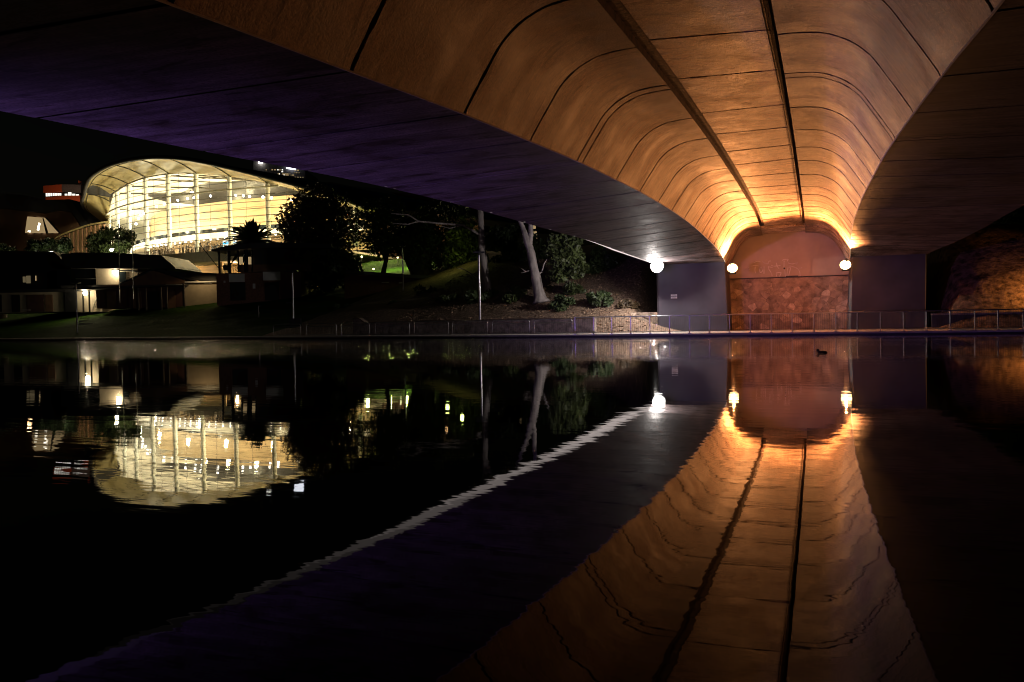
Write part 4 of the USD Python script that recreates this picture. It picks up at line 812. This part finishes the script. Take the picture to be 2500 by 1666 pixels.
part(lp2, 'cabinet', frame_box(at(722, 796, 75.5), UR, WF, EZ, (-.5, -.3, -.3), (.5, .3, .7)), M_BLACK); part(lp2, 'speaker', frame_box(at(702, 738, 76), UR, WF, EZ, (-.12, -.12, -.12), (.5, .12, .0)), M_DARKMETAL)
lamp_post('thin lamp post in front of the brick store', (982, 606), (985, 728), 84, .09, .35)
lamp_post('tall lamp post edged with violet light beside the straight gum', (1168, 624), (1172, 788), 62, .11, .42)
for lab, x, y0, y1 in (('left of two thin flagpoles before the clubhouse', 289, 548, 700), ('right of two thin flagpoles before the clubhouse', 322, 548, 690)):
    t = thing('flagpole', lab, 'flagpole', at(x + 4, y1, 99)); part(t, 'pole', tube([at(x + 4, y1 + 40, 99), at(x, y0, 99)], .045, 6), M_METAL, True); k = trimesh.creation.icosphere(1, .08); k.apply_translation(at(x, y0, 99)); part(t, 'finial', k, M_METAL)
# tap stand on the lawn
tp_ = on_ground(632, 776); t = thing('tap_stand', 'small pale tap stand on the dark lawn', 'tap'); part(t, 'stem', tube([tp_, tp_ + EZ * 1.25], .04, 6), M_METAL); part(t, 'collar', tube([tp_ + EZ * .35, tp_ + EZ * .6], .07, 6), M_METAL); part(t, 'spout', tube([tp_ + EZ * 1.2, tp_ + EZ * 1.2 + UR * .3], .03, 5), M_METAL)
# hoop barriers
for x0, x1 in ((668, 738), (749, 824), (834, 905), (917, 1003), (1012, 1098), (1105, 1194), (1203, 1296), (1304, 1400)):
    a, b = on_bank(x0, .45), on_bank(x1 - 3, .45); ex = (b - a) / np.linalg.norm(b - a); Lb = np.linalg.norm(b - a); hh = 1.0
    place = {668: 'leftmost hoop barrier on the river path', 749: 'second hoop barrier from the left on the river path', 834: 'hoop barrier before the left end of the garden wall', 917: 'hoop barrier below the brick store', 1012: 'hoop barrier left of the tall violet lit post', 1105: 'hoop barrier at the foot of the tall violet lit post', 1203: 'hoop barrier below the forked gum', 1304: 'hoop barrier next to the start of the guard rail'}[x0]
    t = thing('hoop_barrier', place, 'barrier', a, 'hoop barriers along the river path')
    rr_ = .18; arc = [(rr_ - rr_ * math.cos(g), hh - rr_ + rr_ * math.sin(g)) for g in np.linspace(0, np.pi / 2, 5)]
    pr = [(0, 0)] + arc + [(Lb - x, z) for x, z in arc[::-1]] + [(Lb, 0)]
    part(t, 'hoop', tube([a + ex * x + EZ * z for x, z in pr], .032, 7), M_METAL, True)
    part(t, 'rail', tube([a + EZ * (hh - .22), b + EZ * (hh - .22)], .022, 6), M_METAL); part(t, 'rail', tube([a + EZ * .12, b + EZ * .12], .022, 6), M_METAL)
    part(t, 'bars', cat([tube([a + ex * x + EZ * .12, a + ex * x + EZ * (hh - .22)], .008, 4) for x in np.arange(.16, Lb - .1, .14)]), M_DARKMETAL, kind='stuff')
# guard rail under the bridge
gp = [1404, 1449, 1494, 1540, 1587, 1635, 1683, 1732, 1781, 1832, 1883, 1934, 1987, 2041, 2094, 2150, 2206, 2262, 2320, 2379, 2437, 2498, 2560, 2622]
gr = thing('guard_rail', 'steel guard rail with thin bars along the quay under the bridge', 'railing', on_bank(2000, .3))
GP = [on_bank(x, .3) for x in gp]
part(gr, 'top_rail', tube([p + EZ * 1.1 for p in GP], .034, 8), M_METAL, True); part(gr, 'bottom_rail', tube([p + EZ * .13 for p in GP], .02, 6), M_METAL)
for p in GP:
    part(gr, 'post', cat(tube([p - EZ * .02, p + EZ * 1.1], .034, 7), frame_box(p, EX, EYv, EZ, (-.09, -.07, -.0), (.09, .07, .03)), tube([p + EZ * .28, p + EZ * .02 - EYv * .12], .02, 5)), M_METAL)
for p, q_ in zip(GP[:-1], GP[1:]): part(gr, 'bars', cat([tube([p + (q_ - p) * t + EZ * .13, p + (q_ - p) * t + EZ * 1.08], .006, 4) for t in np.linspace(0, 1, 11)[1:-1]]), M_DARKMETAL, kind='stuff')
# garden walls behind the path
gw = thing('garden_wall', 'low weathered stone wall behind the hoop barriers', 'wall', on_bank(1100, 3))
xs = np.linspace(862, 1452, 40); W_ = np.array([on_bank(x, 3.6) for x in xs]); hts = 1.0 + .10 * (meshkit.noise(np.stack([xs * .02, xs * 0, xs * 0], 1), 2) - .5) + np.where(xs < 880, .35, 0)
part(gw, 'wall', sheet(np.array([[p + EZ * h, p - EZ * .3] for p, h in zip(W_, hts)]), (0, .5, 0)), plain('garden_wall_stone', (.30, .25, .23), .9, var=.45, scale=2.4, bump=.05, detail=9))
part(gw, 'coping', sheet(np.array([[p + EZ * (h + .004) + EYv * s for s in (-.05, .55)] for p, h in zip(W_, hts)]), (0, 0, .07)), M_STONES[2])
qw = thing('quay_stone_wall', 'broken stone wall with a framed recess left of the abutment', 'wall', on_bank(1540, 4))
yq = 59.0; xa_, xb_ = at_y(1458, 800, yq)[0], at_y(1607, 800, yq)[0]
part(qw, 'mortar', box((xa_, yq + .012, 0), (xb_, yq + .5, 1.55)), M_MORTAR)
stones_in(qw, xa_, xb_, ZP, 1.55, yq, .24, 5, depth=(.02, .12), keep=.8, aspect=1.8)
z0_, z1_ = at_y(1520, 794, yq)[2], at_y(1520, 775, yq)[2]; fx0, fx1 = at_y(1501, 780, yq)[0], at_y(1541, 780, yq)[0]
part(qw, 'recess_panel', box((fx0, yq - .135, z0_), (fx1, yq - .01, z1_)), M_ABUT)
for m in ((fx0 - .05, z0_ - .06, fx1 + .05, z0_ - .005), (fx0 - .05, z1_ + .005, fx1 + .05, z1_ + .05), (fx0 - .055, z0_, fx0 - .005, z1_), (fx1 + .005, z0_, fx1 + .055, z1_)): part(qw, 'recess_frame', box((m[0], yq - .16, m[1]), (m[2], yq - .005, m[3])), M_KERB)
# wall at the foot of the right bank
rw = thing('dark_toe_wall', 'low dark wall at the foot of the orange lit earth bank', 'wall', (9, 56, 0)); part(rw, 'wall', box((5.62 * S, 57.2, 0), (30, 57.7, 1.0)), M_KERB); part(rw, 'coping', box((5.6 * S, 57.1, 1.003), (30, 57.78, 1.1)), M_DECK)
# ramp on the right
rpth = thing('hill_ramp', 'pale sloping ramp wall at the upper right behind the bridge', 'ramp', at(2430, 590, 72)); part(rpth, 'ramp', sheet(np.array([[at(2388, 556, 76), at(2388, 566, 76)], [at(2440, 590, 72), at(2436, 604, 72)], [at(2520, 650, 66), at(2510, 676, 66)], [at(2600, 720, 60), at(2590, 750, 60)]]), WF * .5), M_PATH, 30); part(rpth, 'hand_rail', tube([at(2388, 548, 76), at(2440, 582, 72), at(2520, 640, 66), at(2600, 708, 60)], .03, 5), M_METAL)
# notice on the left abutment
sy = YA - .02; sn = thing('notice_plate', 'small white notice plate on the left abutment', 'sign', at_y(1645, 724, sy))
for (y0, y1) in ((719, 723), (724.2, 729.5)):
    a, b = at_y(1638, y1, sy), at_y(1653, y0, sy); pl_ = part(sn, 'plate', box((a[0], sy - .02, a[2]), (b[0], sy + .01, b[2])), M_SIGN)
    for k in range(2 if y0 < 720 else 3):
        zz = a[2] + (b[2] - a[2]) * ((k + .7) / (2.4 if y0 < 720 else 3.4)); part(pl_, 'print', box((a[0] + .05, sy - .023, zz - .008), (b[0] - .05 - .06 * (k % 2), sy - .0195, zz + .008)), M_SIGNTXT)
# duck
dp = at(2008, 862, 1.0); d_ = dp - EYE; dp = EYE + d_ * (-H / d_[2]); dk = thing('duck', 'dark duck swimming left near the far bank', 'duck', dp)
f1 = -UR
bd = trimesh.creation.icosphere(3, 1.0); v = bd.vertices.copy(); v[:, 2] = np.where(v[:, 2] < 0, v[:, 2] * .55, v[:, 2]); tl = np.clip(-v[:, 0] - .3, 0, 1); v[:, 1] *= 1 - .6 * tl; v[:, 2] += .14 * tl; v = v * [.15, .085, .07]
neck = tube([(.09, 0, .02), (.125, 0, .05), (.135, 0, .075)], [.045, .034, .03], 10); hd = trimesh.creation.icosphere(2, .042); hd.apply_scale([1.2, .9, .95]); hd.apply_translation((.145, 0, .085)); bl = trimesh.creation.icosphere(2, 1); bl.apply_scale([.035, .018, .008]); bl.apply_translation((.20, 0, .078))
def duckx(m): m = trimesh.Trimesh(np.array(m.vertices), m.faces, process=False); m.vertices = dp + np.outer(m.vertices[:, 0], f1) + np.outer(m.vertices[:, 1], WF) + np.outer(m.vertices[:, 2], EZ); return m
part(dk, 'body', duckx(trimesh.Trimesh(v, bd.faces, process=False)), M_DUCK, True); part(dk, 'head', cat(duckx(neck), duckx(hd)), M_DUCK, True); part(dk, 'bill', duckx(bl), M_SIGNTXT, True)

# ================================================================== OTHER LAMPS WHOSE LIGHT SHOWS
# violet floodlight on the near bank left of the bridge, washing its underside
vp = np.array([-25.5, -1.8, .75]); vl = thing('violet_floodlight', 'violet floodlight on the near quay aimed under the bridge', 'lamp', vp)
vd = np.array([.40, .90, .21]); vd /= np.linalg.norm(vd); vx = np.cross([0, 0, 1.], vd); vx /= np.linalg.norm(vx); vz = np.cross(vd, vx)
part(vl, 'housing', frame_box(vp, vx, vd, vz, (-.3, -.3, -.2), (.3, -.04, .2)), M_DARKMETAL); part(vl, 'lens', frame_box(vp, vx, vd, vz, (-.26, -.038, -.16), (.26, 0, .16)), emit('violet_lens', (.4, .25, 1), 20.)); part(vl, 'foot', box(vp + [-.2, -.2, -.42], vp + [.2, .1, -.2]), M_DARKMETAL)
spot(vl + '/bulb', vp + vd * .2, vd, VIOLET_I, VIOLET_C, .25, 27, 1.)
# two added lamp piles, out of view, put violet light on the soffit edge
for k, (mx, my, ins, lab) in enumerate([(-16.6, 10.5, 430, 'added violet lamp on a pile out of view close to the near end of the bridge'), (-24.2, 17.8, 2600, 'added violet lamp on a pile out of view farther out on the river')]):
    t = thing('mooring_pile', lab, 'added lamp pile', (mx, my, 0)); part(t, 'pile', tube([(mx, my, -1.4), (mx, my, .34)], .16, 10), M_BARK); part(t, 'cap', tube([(mx, my, .345), (mx, my, .40)], .18, 10), M_DARKMETAL)
    gl = trimesh.creation.icosphere(2, .07); gl.apply_translation((mx, my, .47)); part(t, 'globe', gl, emit(f'violet_globe_{k}', (.4, .25, 1), 8.), True); spot(t + '/bulb', (mx + .03, my + .03, .58), (.45, .45, 1), ins, VIOLET_C, .05, 62, .9)
# sodium street lamp on the path beyond the right edge
op = np.array([13.6, 57.42, 2.7]); ol = thing('path_lamp', 'orange lamp on a short post on the dark wall below the right bank', 'lamp post', (op[0], op[1], 1.1))
part(ol, 'pole', tube([(op[0], op[1], 1.1), op - EZ * .1], .06, 8), M_DARKMETAL); gl = trimesh.creation.icosphere(2, .18); gl.apply_translation(op); part(ol, 'globe', gl, M_LENS_O, True); spot(ol + '/bulb', op + np.array([-.05, .26, .05]), (-.5, 1, -.05), 190, (1, .42, .10), .08, 80, .4)
